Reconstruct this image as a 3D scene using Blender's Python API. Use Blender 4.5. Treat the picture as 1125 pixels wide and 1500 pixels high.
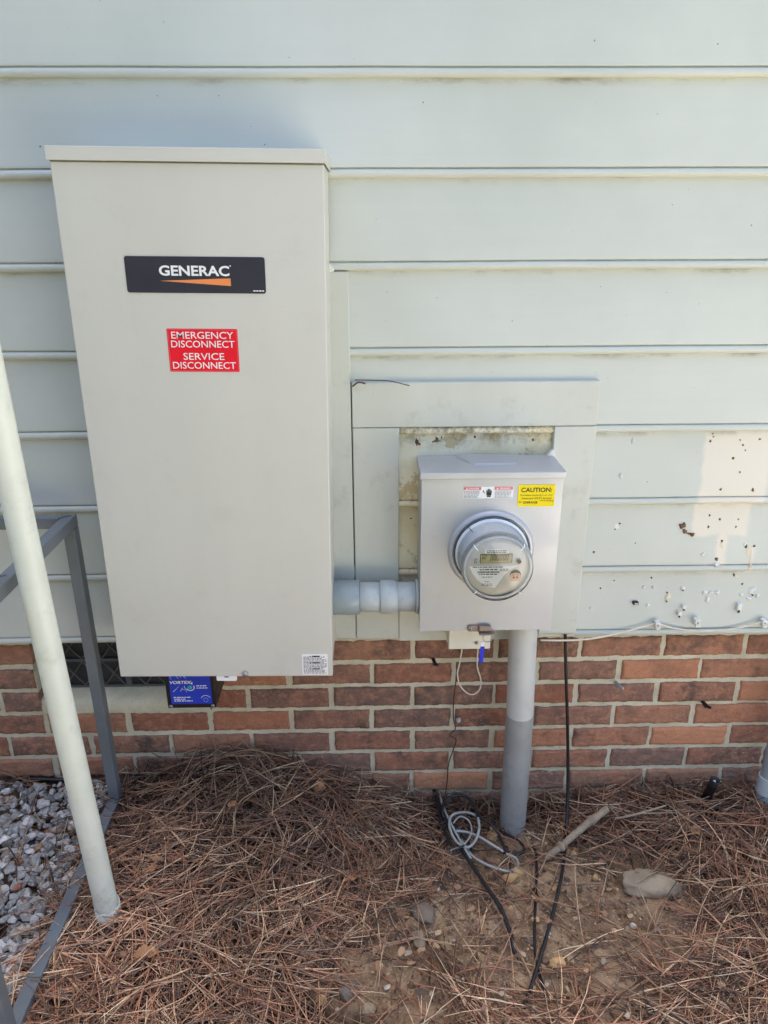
import bpy, bmesh, math, random
import numpy as np
from mathutils import Vector, Matrix

# ------------------------------------------------------------------ scene, camera, light
for o in list(bpy.data.objects): bpy.data.objects.remove(o)
scene = bpy.context.scene
COL = scene.collection
R = math.radians
random.seed(11); rng = np.random.default_rng(7)
ZC = 1.42                                   # camera height over the soil at the foot of the wall
F, TH, PS, RO, DIST = 1074.6, 0.363332, 0.0186853, -0.0045697, 1.52033

fw = Vector((math.sin(PS)*math.cos(TH), math.cos(PS)*math.cos(TH), -math.sin(TH)))
r0 = Vector((math.cos(PS), -math.sin(PS), 0)); u0 = r0.cross(fw)
rt = math.cos(RO)*r0 + math.sin(RO)*u0; up = -math.sin(RO)*r0 + math.cos(RO)*u0
cam_d = bpy.data.cameras.new('camera'); cam = bpy.data.objects.new('camera', cam_d); COL.objects.link(cam)
cam_d.sensor_fit = 'VERTICAL'; cam_d.sensor_height = 24; cam_d.lens = 24*F/1500
cam_d.clip_start = 0.02; cam_d.clip_end = 400
M3 = Matrix((rt, up, -fw)).transposed()
cam.matrix_world = Matrix.Translation((0, -DIST, ZC)) @ M3.to_4x4()
scene.camera = cam

SUN_EL, SUN_AZ = R(78), R(0)               # the sun stands behind the house, a little to the right
world = bpy.data.worlds.new('World'); scene.world = world; world.use_nodes = True
wn = world.node_tree.nodes; wl = world.node_tree.links
bg = wn['Background']; sky = wn.new('ShaderNodeTexSky'); sky.sky_type = 'NISHITA'; sky.sun_disc = False
sky.sun_elevation = SUN_EL; sky.sun_rotation = SUN_AZ; sky.air_density = 1.0; sky.dust_density = 4.0; sky.ozone_density = 3.0
wl.new(sky.outputs[0], bg.inputs[0]); bg.inputs[1].default_value = 0.14
sd = bpy.data.lights.new('sun', 'SUN'); sun = bpy.data.objects.new('sun', sd); COL.objects.link(sun)
sd.energy = 5.0; sd.angle = R(0.5); sd.color = (1, .955, .89)
sdir = Vector((math.sin(SUN_AZ)*math.cos(SUN_EL), math.cos(SUN_AZ)*math.cos(SUN_EL), math.sin(SUN_EL)))
sun.rotation_euler = sdir.to_track_quat('Z', 'Y').to_euler(); sun.location = (4, 8, 12)
vs = scene.view_settings; vs.view_transform = 'Standard'; vs.look = 'None'; vs.gamma = 1; vs.use_curve_mapping = False
vs.exposure = 1.58

# ------------------------------------------------------------------ helpers: where things stand
# all coordinates below: x along the wall, y into the wall (wall face at 0), z from eye height
def ray(u, v): return fw*F + rt*(u-562.5) - up*(v-750)
def at(u, v, Y):
    d = ray(u, v); t = (Y+DIST)/d.y
    return Vector((d.x*t, Y, d.z*t))
def lerp(a, b, t): return a + (b-a)*t
def sstep(a, b, x):
    t = np.clip((np.asarray(x, float)-a)/(b-a), 0, 1); return t*t*(3-2*t)
_lat = rng.random((256, 256))
def vnoise(x, y):
    x = np.asarray(x, float); y = np.asarray(y, float)
    xi = np.floor(x).astype(int); yi = np.floor(y).astype(int); fx = x-xi; fy = y-yi
    fx = fx*fx*(3-2*fx); fy = fy*fy*(3-2*fy)
    g = lambda i, j: _lat[i % 256, j % 256]
    return lerp(lerp(g(xi, yi), g(xi+1, yi), fx), lerp(g(xi, yi+1), g(xi+1, yi+1), fx), fy)-.5
def fbm(x, y, s, o=4):
    t = 0; a = 1
    for k in range(o): t = t + a*vnoise(np.asarray(x)*s+17.3*k, np.asarray(y)*s+5.1*k); a *= .5; s *= 2.03
    return t
def h0(x, y):                                # the lie of the soil (vectorised)
    x = np.asarray(x, float); y = np.asarray(y, float)
    z = -1.412 + .108*sstep(-.1, -.52, x)
    z = z + .088*np.exp(-((x+.22)/.24)**2-((y+.02)/.19)**2)
    z = z + .024*np.exp(-((x-.78)/.30)**2-((y+.08)/.20)**2)
    z = z + .02*fbm(x, y, 3.1, 3)*sstep(.1, -.1, y)
    return z
def ground_at(u, v, off=0.0):
    d = ray(u, v); z = -1.38
    for k in range(14):
        t = (z-off*0)/d.z; x, y = d.x*t, d.y*t-DIST
        z = .5*z + .5*(float(h0(x, min(y, 0)))+off)
    t = z/d.z
    return Vector((d.x*t, d.y*t-DIST, z))

# ------------------------------------------------------------------ helpers: materials
def S(r, g, b):
    f = lambda c: ((c/255+.055)/1.055)**2.4 if c > 10 else c/255/12.92
    return (f(r), f(g), f(b))
class NT:
    def __init__(s, name):
        s.m = bpy.data.materials.new(name); s.m.use_nodes = True; s.t = s.m.node_tree; s.n = s.t.nodes
        s.b = s.n['Principled BSDF']; s._co = None
    def N(s, typ, **kw):
        x = s.n.new('ShaderNode'+typ)
        for k, v in kw.items(): setattr(x, k, v)
        return x
    def put(s, sock, v):
        if hasattr(v, 'links'): s.t.links.new(v, sock)
        elif isinstance(v, (tuple, list)) and len(v) == 3 and sock.type == 'RGBA': sock.default_value = (*v, 1)
        else: sock.default_value = v
    def co(s):
        if s._co is None: s._co = s.N('TexCoord').outputs['Object']
        return s._co
    def geo(s): return s.N('NewGeometry').outputs['Position']
    def noise(s, scale, detail=4, rough=.55, stretch=None, co=None, dist=0):
        c = co or s.co()
        if stretch:
            mp = s.N('Mapping'); s.put(mp.inputs[0], c); mp.inputs['Scale'].default_value = stretch; c = mp.outputs[0]
        n = s.N('TexNoise'); s.put(n.inputs['Vector'], c); n.inputs['Scale'].default_value = scale
        n.inputs['Detail'].default_value = detail; n.inputs['Roughness'].default_value = rough; n.inputs['Distortion'].default_value = dist
        return n.outputs['Fac']
    def ramp(s, v, a, b, c0=0.0, c1=1.0):
        m = s.N('MapRange', interpolation_type='SMOOTHSTEP'); s.put(m.inputs[0], v)
        for i, q in enumerate((a, b, c0, c1)): m.inputs[1+i].default_value = q
        return m.outputs[0]
    def mix(s, f, a, b, mode='MIX'):
        m = s.N('Mix', data_type='RGBA', blend_type=mode); s.put(m.inputs[0], f); s.put(m.inputs[6], a); s.put(m.inputs[7], b)
        return m.outputs[2]
    def math(s, op, a, b=0.0, clamp=False):
        m = s.N('Math', operation=op, use_clamp=clamp); s.put(m.inputs[0], a); s.put(m.inputs[1], b); return m.outputs[0]
    def attr(s, name): return s.N('Attribute', attribute_name=name)
    def bump(s, h, strength=.2, dist=.002, prev=None):
        b = s.N('Bump'); b.inputs['Strength'].default_value = strength; b.inputs['Distance'].default_value = dist
        s.put(b.inputs['Height'], h)
        if prev is not None: s.put(b.inputs['Normal'], prev)
        return b.outputs[0]
    def done(s, col, rough=.5, metal=0.0, normal=None, spec=.5):
        s.put(s.b.inputs['Base Color'], col); s.put(s.b.inputs['Roughness'], rough); s.put(s.b.inputs['Metallic'], metal)
        s.b.inputs['Specular IOR Level'].default_value = spec
        if normal is not None: s.put(s.b.inputs['Normal'], normal)
        return s.m
def scale3(c, k): return tuple(min(1, q*k) for q in c)
def paint(name, c, var=.08, scale=9, rough=.45, bump=.08, bscale=350, metal=0.0, dirt=0.0, dirtc=(.08, .06, .045), stretch=None, spec=.5, splash=None, wave=0.0):
    t = NT(name)
    col = t.mix(t.ramp(t.noise(scale, 5, stretch=stretch), .3, .7), scale3(c, 1-var), scale3(c, 1+var))
    if dirt:
        d = t.math('MULTIPLY', t.ramp(t.noise(scale*3.1, 8, .7), .52, .74), dirt)
        sp = t.math('MULTIPLY', t.ramp(t.noise(scale*34, 3, .6), .66, .74), dirt)
        col = t.mix(t.math('MAXIMUM', d, sp), col, dirtc)
    if splash:
        p = t.N('SeparateXYZ'); t.put(p.inputs[0], t.geo())
        h = t.ramp(t.math('ADD', p.outputs[2], t.math('MULTIPLY', t.noise(14, 5), .22)), splash+.24, splash+.02)
        k = t.math('MULTIPLY', h, t.ramp(t.noise(45, 6, .75), .38, .68))
        col = t.mix(t.math('MULTIPLY', k, .75), col, S(126, 104, 82))
    rr = t.ramp(t.noise(scale*2, 3), .3, .7, rough-.06, rough+.08)
    nb = t.bump(t.noise(bscale, 4, .6), bump, .0015)
    if wave: nb = t.bump(t.noise(3.5, 2), wave, .02, nb)
    return t.done(col, rr, metal, nb, spec)

# --- house paint, with the cream patches where boxes once hung and the bare old paint in the cut-out
def patch_nodes(t, boxes, edge=.004):
    p = t.N('SeparateXYZ'); t.put(p.inputs[0], t.geo())
    n = t.math('MULTIPLY', t.math('SUBTRACT', t.noise(40, 4), .5), .016)
    out = None
    for (x0, x1, z0, z1) in boxes:
        dx = t.math('SUBTRACT', t.math('ABSOLUTE', t.math('SUBTRACT', p.outputs[0], (x0+x1)/2)), (x1-x0)/2)
        dz = t.math('SUBTRACT', t.math('ABSOLUTE', t.math('SUBTRACT', p.outputs[2], (z0+z1)/2+ZC)), (z1-z0)/2)
        d = t.math('ADD', t.math('MAXIMUM', dx, dz), n)
        m = t.ramp(d, edge, -edge)
        out = m if out is None else t.math('MAXIMUM', out, m)
    return out
SB0, SBP = .26187, .165214
def siding_mat():
    t = NT('siding_paint')
    base = t.mix(t.ramp(t.noise(2.2, 5), .3, .7), S(192, 196, 186), S(204, 207, 197))
    grain = t.noise(18, 6, .6, stretch=(.12, 1, 6))
    base = t.mix(t.ramp(grain, .35, .75, 0, .12), base, S(186, 190, 177))
    cream = patch_nodes(t, [(at(1026, 690, 0).x, at(1122, 690, 0).x, at(1060, 735, 0).z, at(1060, 634, 0).z),
                            (at(1014, 760, 0).x, at(1096, 760, 0).x, at(1060, 783, 0).z, at(1060, 736, 0).z),
                            (at(1046, 800, 0).x, at(1062, 800, 0).x, at(1060, 826, 0).z, at(1060, 775, 0).z),
                            (at(1094, 815, 0).x, at(1100, 815, 0).x, at(1097, 838, 0).z, at(1097, 800, 0).z)], .006)
    base = t.mix(t.math('MULTIPLY', cream, .75), base, S(226, 217, 200))
    old = patch_nodes(t, [(.04, .41, -.815, -.37)], .003)
    yel = t.mix(t.ramp(t.noise(7, 4), .35, .7), S(240, 233, 204), S(222, 208, 166))
    mold = t.math('MAXIMUM', t.ramp(t.noise(22, 10, .8), .56, .74), t.math('MULTIPLY', t.ramp(t.noise(170, 4, .7), .62, .72), t.ramp(t.noise(9, 3), .45, .65)))
    pz_ = t.N('SeparateXYZ'); t.put(pz_.inputs[0], t.geo())
    topm = t.math('MULTIPLY', t.ramp(pz_.outputs[2], ZC-.45, ZC-.385), t.ramp(t.noise(38, 8, .78), .42, .62))
    peel = t.math('MULTIPLY', t.ramp(t.noise(13, 7, .75), .54, .60), .8)
    yel = t.mix(peel, yel, S(196, 172, 122))
    mold = t.math('MAXIMUM', mold, topm)
    yel = t.mix(t.math('MULTIPLY', mold, .7), yel, S(96, 84, 56))
    base = t.mix(old, base, yel)
    # grime that gathers right under each bead, in patches
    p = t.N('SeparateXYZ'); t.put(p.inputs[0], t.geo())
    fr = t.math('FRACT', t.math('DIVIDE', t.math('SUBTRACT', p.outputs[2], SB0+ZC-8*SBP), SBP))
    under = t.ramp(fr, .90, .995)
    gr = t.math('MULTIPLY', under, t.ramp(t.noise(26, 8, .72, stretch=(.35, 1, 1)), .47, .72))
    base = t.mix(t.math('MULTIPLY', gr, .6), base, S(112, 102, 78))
    spk = t.ramp(t.noise(120, 2), .76, .79)
    base = t.mix(t.math('MULTIPLY', spk, .6), base, S(110, 104, 92))
    nb = t.bump(grain, .045, .002)
    nb = t.bump(t.noise(9, 4, stretch=(.5, 1, 1)), .12, .006, nb)
    nb = t.bump(t.noise(420, 3), .07, .001, nb)
    return t.done(base, t.ramp(t.noise(6, 3), .3, .7, .38, .52), 0, nb, .45)
def brick_mat():
    t = NT('clay_brick')
    a = t.attr('tint')
    sep = t.N('SeparateColor'); t.put(sep.inputs[0], a.outputs['Color'])
    c = t.mix(sep.outputs[0], S(164, 106, 82), S(220, 154, 114))
    c = t.mix(t.math('MULTIPLY', sep.outputs[1], 1.0), c, S(136, 110, 98))
    co = t.co()
    off = t.N('VectorMath', operation='MULTIPLY_ADD'); t.put(off.inputs[0], a.outputs['Color']); off.inputs[1].default_value = (9, 5, 7); t.put(off.inputs[2], co)
    co2 = off.outputs[0]
    fl = t.ramp(t.noise(12, 5, .6, co=co2), .46, .66)
    c = t.mix(t.math('MULTIPLY', fl, t.math('MULTIPLY', sep.outputs[2], 1.0)), c, S(96, 84, 76))
    fl2 = t.ramp(t.noise(46, 6, .7, co=co2), .42, .7)
    c = t.mix(t.math('MULTIPLY', fl2, .6), c, S(212, 154, 120))
    c = t.mix(t.math('MULTIPLY', t.ramp(t.noise(30, 6, .7, co=co2), .60, .75), .55), c, S(84, 62, 54))
    c = t.mix(t.math('MULTIPLY', t.ramp(t.noise(300, 3, co=co2), .63, .70), .6), c, S(205, 168, 140))
    c = t.mix(t.math('MULTIPLY', t.ramp(t.noise(260, 3, co=co), .64, .7), .6), c, S(64, 48, 44))
    ef = t.math('MULTIPLY', t.ramp(t.noise(3.3, 3, co=co), .56, .70), t.ramp(t.noise(90, 6, .75, stretch=(1, 1, 2), co=co), .52, .66))
    c = t.mix(t.math('MULTIPLY', ef, .7), c, S(205, 196, 184))
    zz = t.N('SeparateXYZ'); t.put(zz.inputs[0], t.geo())
    splash = t.math('MULTIPLY', t.ramp(t.math('ADD', zz.outputs[2], t.math('MULTIPLY', t.noise(7, 4, co=co), .16)), .26, .10), t.ramp(t.noise(26, 6, .7, co=co), .3, .65))
    c = t.mix(t.math('MULTIPLY', splash, .6), c, S(150, 132, 108))
    nb = t.bump(t.noise(85, 7, .7, stretch=(.6, 1, 1.3), co=co2), 1.0, .006)
    nb = t.bump(t.noise(420, 3, .7), .8, .002, nb)
    return t.done(c, .9, 0, nb, .25)
def mortar_mat():
    t = NT('mortar')
    c = t.mix(t.ramp(t.noise(14, 5), .3, .7), S(202, 194, 164), S(222, 214, 186))
    c = t.mix(t.math('MULTIPLY', t.ramp(t.noise(220, 4, .7), .58, .68), .5), c, S(120, 115, 98))
    c = t.mix(t.math('MULTIPLY', t.ramp(t.noise(5, 5), .58, .72), .35), c, S(128, 118, 100))
    nb = t.bump(t.noise(120, 6, .7), .6, .003); nb = t.bump(t.noise(500, 2), .5, .001, nb)
    return t.done(c, .95, 0, nb, .2)
def soil_mat():
    t = NT('soil')
    c = t.mix(t.ramp(t.noise(8, 6, .65), .35, .68), S(146, 118, 92), S(192, 162, 128))
    c = t.mix(t.math('MULTIPLY', t.ramp(t.noise(60, 7, .75), .48, .7), .6), c, S(208, 180, 144))
    c = t.mix(t.math('MULTIPLY', t.ramp(t.noise(38, 7, .75), .54, .72), .75), c, S(112, 90, 72))
    c = t.mix(t.math('MULTIPLY', t.ramp(t.noise(230, 3, .7), .62, .7), .7), c, S(222, 202, 170))
    p = t.N('SeparateXYZ'); t.put(p.inputs[0], t.geo())
    ex = t.math('DIVIDE', t.math('SUBTRACT', p.outputs[0], .33), .50); ey_ = t.math('DIVIDE', t.math('ADD', p.outputs[1], .35), .27)
    ed = t.math('ADD', t.math('ADD', t.math('MULTIPLY', ex, ex), t.math('MULTIPLY', ey_, ey_)), t.math('MULTIPLY', t.math('SUBTRACT', t.noise(9, 6, .7), .5), 1.6))
    hum = t.mix(t.ramp(t.noise(40, 7, .75), .4, .65), S(66, 54, 44), S(104, 84, 66))
    c = t.mix(t.ramp(ed, .75, 1.3), c, hum)
    far = t.ramp(p.outputs[1], -0.95, -1.25)
    g = t.mix(t.ramp(t.noise(3, 8, .7), .35, .65), S(70, 78, 40), S(104, 100, 62))
    c = t.mix(far, c, g)
    nb = t.bump(t.noise(48, 8, .75), .8, .012); nb = t.bump(t.noise(260, 4, .7), .7, .003, nb)
    return t.done(c, .95, 0, nb, .15)
def tint_mat(name, rough=.8, var=.15, scale=120, bump=.2, spec=.25):
    t = NT(name); a = t.attr('tint')
    c = t.mix(t.math('MULTIPLY', t.ramp(t.noise(scale, 5, .65), .35, .7), var), a.outputs['Color'], (.02, .017, .013))
    c = t.mix(t.math('MULTIPLY', t.ramp(t.noise(scale*2.3, 4, .65), .5, .7), var), c, (.75, .72, .66))
    return t.done(c, rough, 0, t.bump(t.noise(scale*3, 4, .7), bump, .002), spec)
def clear_cover():
    t = NT('clear_cover'); n = t.n; n.remove(t.b)
    tr = t.N('BsdfTransparent'); tr.inputs[0].default_value = (.985, .99, .99, 1)
    gl = t.N('BsdfGlossy'); gl.inputs['Roughness'].default_value = .03
    fr = t.N('Fresnel'); fr.inputs[0].default_value = 1.5
    mx = t.N('MixShader'); t.put(mx.inputs[0], t.math('MULTIPLY', fr.outputs[0], .95)); t.t.links.new(tr.outputs[0], mx.inputs[1]); t.t.links.new(gl.outputs[0], mx.inputs[2])
    t.t.links.new(mx.outputs[0], n['Material Output'].inputs[0]); return t.m

MAT = dict(
    siding=siding_mat(), brick=brick_mat(), mortar=mortar_mat(), soil=soil_mat(),
    trim=paint('trim_paint', S(198, 200, 189), .05, 5, .45, .10, 260, dirt=.25, dirtc=S(120, 112, 90), stretch=(1, 1, .2)),
    raw_wood=paint('bare_wood_edge', S(226, 214, 184), .06, 12, .7, .2, 200, dirt=.3),
    cabinet=paint('beige_powder_coat', S(205, 203, 192), .03, 4, .40, .08, 900, dirt=.10, dirtc=S(150, 144, 130), stretch=(1, 1, .22), spec=.5, wave=.12),
    plate=paint('dark_plate', S(52, 52, 60), .06, 20, .5, .03, 500, spec=.3),
    white=paint('white_print', S(236, 236, 234), .02, 20, .5, .02, 300),
    orange=paint('orange_print', S(236, 142, 78), .04, 30, .5, .02, 300),
    red=paint('red_sticker', S(232, 30, 46), .05, 20, .6, .03, 300, spec=.2),
    pink=paint('faded_red_print', S(226, 112, 112), .08, 60, .5, .03, 300),
    yellow=paint('yellow_sticker', S(244, 218, 30), .04, 30, .6, .03, 300, spec=.2),
    ink=paint('black_ink', S(34, 31, 28), .2, 60, .6, .02, 300),
    ink_soft=paint('grey_ink', S(120, 116, 112), .2, 60, .6, .02, 300),
    ink_olive=paint('olive_ink', S(112, 98, 24), .2, 60, .6, .02, 300),
    steel=paint('grey_enamel_steel', S(182, 184, 187), .04, 5, .38, .07, 700, .3, stretch=(1, 1, .3), dirt=.10, dirtc=S(130, 126, 120), wave=.1),
    zinc=paint('zinc_metal', S(176, 174, 172), .12, 40, .38, .15, 300, .8),
    bronze=paint('dull_latch_metal', S(150, 134, 122), .12, 60, .45, .15, 300, .5),
    pvc=paint('grey_pvc', S(150, 162, 165), .08, 14, .34, .05, 500, dirt=.35, dirtc=S(90, 88, 84)),
    pvc_pale=paint('pale_grey_pvc', S(180, 188, 188), .06, 14, .34, .05, 500, dirt=.3, dirtc=S(100, 96, 90)),
    pvc_low=paint('weathered_grey_pvc', S(152, 154, 150), .10, 10, .45, .08, 400, dirt=.3, dirtc=S(100, 92, 80), splash=.02),
    pvc_paint=paint('painted_conduit', S(197, 198, 191), .06, 10, .42, .08, 300, dirt=.2, dirtc=S(130, 124, 112)),
    post=paint('pale_green_pipe_paint', S(222, 226, 210), .06, 8, .38, .07, 300, dirt=.22, dirtc=S(138, 130, 108), splash=.12),
    post_end=paint('chalky_pipe_end', S(205, 206, 188), .08, 25, .7, .25, 200),
    slate=paint('slate_grey_metal_paint', S(108, 114, 117), .09, 14, .36, .10, 300, dirt=.14, dirtc=S(128, 112, 98)),
    slate_in=paint('hollow_tube_dark', S(22, 22, 24), .1, 14, .8, .1, 300),
    black=paint('black_plastic', S(26, 26, 28), .15, 30, .42, .1, 400),
    rubber=paint('black_cable_jacket', S(28, 28, 31), .2, 40, .4, .12, 300, dirt=.25, dirtc=S(120, 112, 100)),
    rubber_grey=paint('pale_cable_jacket', S(158, 160, 154), .1, 40, .45, .1, 300, dirt=.7, dirtc=S(80, 74, 66)),
    wire_brown=paint('brown_wire_jacket', S(70, 48, 42), .2, 50, .6, .1, 300),
    wire_cream=paint('cream_wire_jacket', S(214, 208, 188), .08, 50, .5, .08, 300),
    cream=paint('cream_plastic', S(226, 222, 204), .03, 14, .42, .05, 300),
    blue=paint('blue_label', S(32, 62, 190), .06, 30, .4, .03, 300),
    blue_seal=paint('blue_plastic', S(24, 46, 200), .06, 60, .35, .05, 300),
    teal=paint('teal_print', S(40, 170, 180), .2, 200, .4, .03, 300),
    lattice=paint('dark_vent_metal', S(84, 86, 88), .12, 30, .6, .1, 300),
    caulk=paint('white_caulk', S(222, 222, 212), .04, 60, .5, .35, 160),
    hole=paint('rusty_hole', S(92, 76, 54), .35, 90, .9, .3, 300),
    wasp=paint('dried_mud', S(122, 92, 62), .3, 120, .95, .5, 300),
    lcd=paint('lcd_glass', S(168, 156, 112), .04, 60, .25, .0, 300),
    dial=paint('meter_face', S(204, 200, 192), .03, 20, .5, .02, 300),
    peach=paint('peach_port', S(214, 168, 138), .05, 60, .5, .05, 300),
    meter_grey=paint('meter_housing', S(216, 222, 224), .04, 20, .32, .04, 300),
    gap=paint('dark_grey', S(52, 52, 54), .2, 40, .6, .1, 300),  # dark grey for gaps, slots, recesses and the bezel
    cover=clear_cover(),
    bark=paint('pale_bark', S(156, 138, 116), .2, 40, .9, .7, 120, dirt=.5, dirtc=S(92, 76, 58), stretch=(1, 1, 1)),
    rock=paint('weathered_rock', S(154, 138, 114), .24, 16, .9, 1.0, 70, dirt=.6, dirtc=S(104, 92, 74)),
    slab_rock=paint('grey_brown_stone', S(126, 112, 96), .2, 24, .9, .8, 90, dirt=.4, dirtc=S(78, 66, 54)),
    tan_rock=paint('tan_stone', S(192, 156, 108), .2, 24, .9, .7, 90, dirt=.3, dirtc=S(130, 100, 66)),
    leaf=paint('dry_leaf', S(168, 122, 82), .2, 30, .75, .4, 120, dirt=.3, dirtc=S(100, 70, 46)),
    needle=tint_mat('pine_needles', .7, .12, 60, .1, .3),
    gravel=tint_mat('gravel_stone', .9, .42, 90, .8, .15),
    concrete=paint('bounce_concrete', S(226, 219, 204), .08, 2, .85, .3, 60, dirt=.2),
    neighbour=paint('neighbour_siding', S(232, 226, 212), .04, 2, .6, .1, 60),
    unseen_roof=paint('roof_shingle', S(84, 80, 78), .2, 20, .9, .4, 90),
    fence_stain=paint('fence_stain', S(92, 74, 60), .2, 6, .8, .3, 90, stretch=(1, 1, .1)),
    dark_pane=paint('window_glass', S(40, 46, 52), .1, 2, .1, .0, 30),
)

# ------------------------------------------------------------------ helpers: meshes and objects
class MB:
    """collects faces, in the coordinates used above, and links them as one mesh object"""
    def __init__(s): s.v = []; s.f = []; s.smooth = []
    def add(s, vs, fs, smooth=False):
        k = len(s.v); s.v += [tuple(v) for v in vs]; s.f += [tuple(i+k for i in f) for f in fs]; s.smooth += [smooth]*len(fs); return s
    def box(s, x0, x1, y0, y1, z0, z1, bev=0.0, seg=2, rot=None):
        bm = bmesh.new(); bmesh.ops.create_cube(bm, size=1)
        for v in bm.verts: v.co = Vector((lerp(x0, x1, v.co.x+.5), lerp(y0, y1, v.co.y+.5), lerp(z0, z1, v.co.z+.5)))
        if bev: bmesh.ops.bevel(bm, geom=list(bm.edges), offset=bev, segments=seg, profile=.5, affect='EDGES')
        bm.normal_update(); s.from_bm(bm, rot); return s
    def from_bm(s, bm, rot=None, smooth=False):
        bm.verts.index_update()
        s.add([(rot @ v.co if rot else v.co) for v in bm.verts], [[v.index for v in f.verts] for f in bm.faces], smooth); bm.free()
    def tube(s, pts, r, n=10, cap=True, smooth_path=True, sub=6):
        pts = [Vector(p) for p in pts]
        rr = r if isinstance(r, (list, tuple)) else [r]*len(pts)
        if smooth_path and len(pts) > 2:
            q = []; qr = []
            for i in range(len(pts)-1):
                p0 = pts[max(i-1, 0)]; p1 = pts[i]; p2 = pts[i+1]; p3 = pts[min(i+2, len(pts)-1)]
                for k in range(sub):
                    t = k/sub
                    q.append(.5*((2*p1)+(p2-p0)*t+(2*p0-5*p1+4*p2-p3)*t*t+(3*p1-p0-3*p2+p3)*t**3)); qr.append(lerp(rr[i], rr[i+1], t))
            q.append(pts[-1]); qr.append(rr[-1]); pts, rr = q, qr
        V = []; Fc = []; nrm = None
        for i, p in enumerate(pts):
            d = (pts[min(i+1, len(pts)-1)]-pts[max(i-1, 0)]).normalized()
            if nrm is None: nrm = d.orthogonal().normalized()
            nrm = (nrm - d*nrm.dot(d)).normalized(); b = d.cross(nrm)
            for k in range(n):
                a = 2*math.pi*k/n; V.append(p+(nrm*math.cos(a)+b*math.sin(a))*rr[i])
        for i in range(len(pts)-1):
            for k in range(n): Fc.append((i*n+k, i*n+(k+1) % n, (i+1)*n+(k+1) % n, (i+1)*n+k))
        s.add(V, Fc, True)
        if cap: s.add(V[:n], [tuple(reversed(range(n)))]); s.add(V[-n:], [tuple(range(n))])
        return s
    def lathe(s, c, axis, prof, n=48, close=True):
        """prof: (distance along axis, radius); rings join into a surface of revolution"""
        ax = Vector(axis).normalized(); a = ax.orthogonal().normalized(); b = ax.cross(a); c = Vector(c); V = []; Fc = []
        for (d, r) in prof:
            for k in range(n):
                t = 2*math.pi*k/n; V.append(c+ax*d+(a*math.cos(t)+b*math.sin(t))*r)
        for i in range(len(prof)-1):
            for k in range(n): Fc.append((i*n+k, i*n+(k+1) % n, (i+1)*n+(k+1) % n, (i+1)*n+k))
        s.add(V, Fc, True); return s
    def poly(s, pts, y0, y1):
        """a flat outline (x, z) facing the viewer, from y0 (front) back to y1"""
        n = len(pts); A = [(x, y0, z) for x, z in pts]; B = [(x, y1, z) for x, z in pts]
        area = sum(pts[i][0]*pts[(i+1) % n][1]-pts[(i+1) % n][0]*pts[i][1] for i in range(n))
        fr = tuple(range(n)) if area > 0 else tuple(reversed(range(n)))
        s.add(A+B, [fr, tuple(q+n for q in reversed(fr))]+[((i+1) % n, i, i+n, (i+1) % n+n) if area > 0 else (i, (i+1) % n, (i+1) % n+n, i+n) for i in range(n)]); return s
    def rrect(s, x0, x1, z0, z1, y0, y1, r=.003, n=4):
        P = []
        for cx, cz, a0 in ((x1-r, z1-r, 0), (x0+r, z1-r, 90), (x0+r, z0+r, 180), (x1-r, z0+r, 270)):
            for k in range(n+1): a = R(a0+90*k/n); P.append((cx+r*math.cos(a), cz+r*math.sin(a)))
        return s.poly(P, y0, y1)
    def build(s, name, mat, parent=None, auto=True):
        me = bpy.data.meshes.new(name)
        org = world_loc(parent)
        me.from_pydata([(v[0]-org.x, v[1]-org.y, v[2]+ZC-org.z) for v in s.v], [], s.f)
        me.polygons.foreach_set('use_smooth', s.smooth); me.update()
        o = bpy.data.objects.new(name, me); COL.objects.link(o)
        m = MAT[mat] if isinstance(mat, str) else mat
        if m: me.materials.append(m)
        if parent: o.parent = parent
        return o
def world_loc(o):
    p = Vector((0, 0, 0))
    while o: p = p + o.location; o = o.parent
    return p
def tag(o, label, cat, group=None, kind=None):
    if label: o['label'] = label
    if cat: o['category'] = cat
    if group: o['group'] = group
    if kind: o['kind'] = kind
    return o
def thing(name, loc, label, cat, group=None):
    o = bpy.data.objects.new(name, None); COL.objects.link(o); o.empty_display_size = .05
    o.location = (loc[0], loc[1], loc[2]+ZC); return tag(o, label, cat, group)
def npmesh(name, V, Fq, mat, tint=None, smooth=False, parent=None):
    me = bpy.data.meshes.new(name); V = np.asarray(V, np.float32).copy(); V[:, 2] += ZC
    Fq = np.asarray(Fq, np.int32); k = Fq.shape[1]
    me.vertices.add(len(V)); me.vertices.foreach_set('co', V.ravel())
    me.loops.add(Fq.size); me.loops.foreach_set('vertex_index', Fq.ravel())
    me.polygons.add(len(Fq)); me.polygons.foreach_set('loop_start', np.arange(0, Fq.size, k, dtype=np.int32))
    try: me.polygons.foreach_set('loop_total', np.full(len(Fq), k, np.int32))
    except Exception: pass
    me.polygons.foreach_set('use_smooth', np.full(len(Fq), smooth))
    me.update(calc_edges=True); me.validate()
    if tint is not None:
        a = me.attributes.new('tint', 'FLOAT_COLOR', 'POINT'); c = np.ones((len(V), 4), np.float32); c[:, :3] = tint
        a.data.foreach_set('color', c.ravel())
    me.materials.append(MAT[mat]); o = bpy.data.objects.new(name, me); COL.objects.link(o)
    if parent: o.parent = parent
    return o
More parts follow.
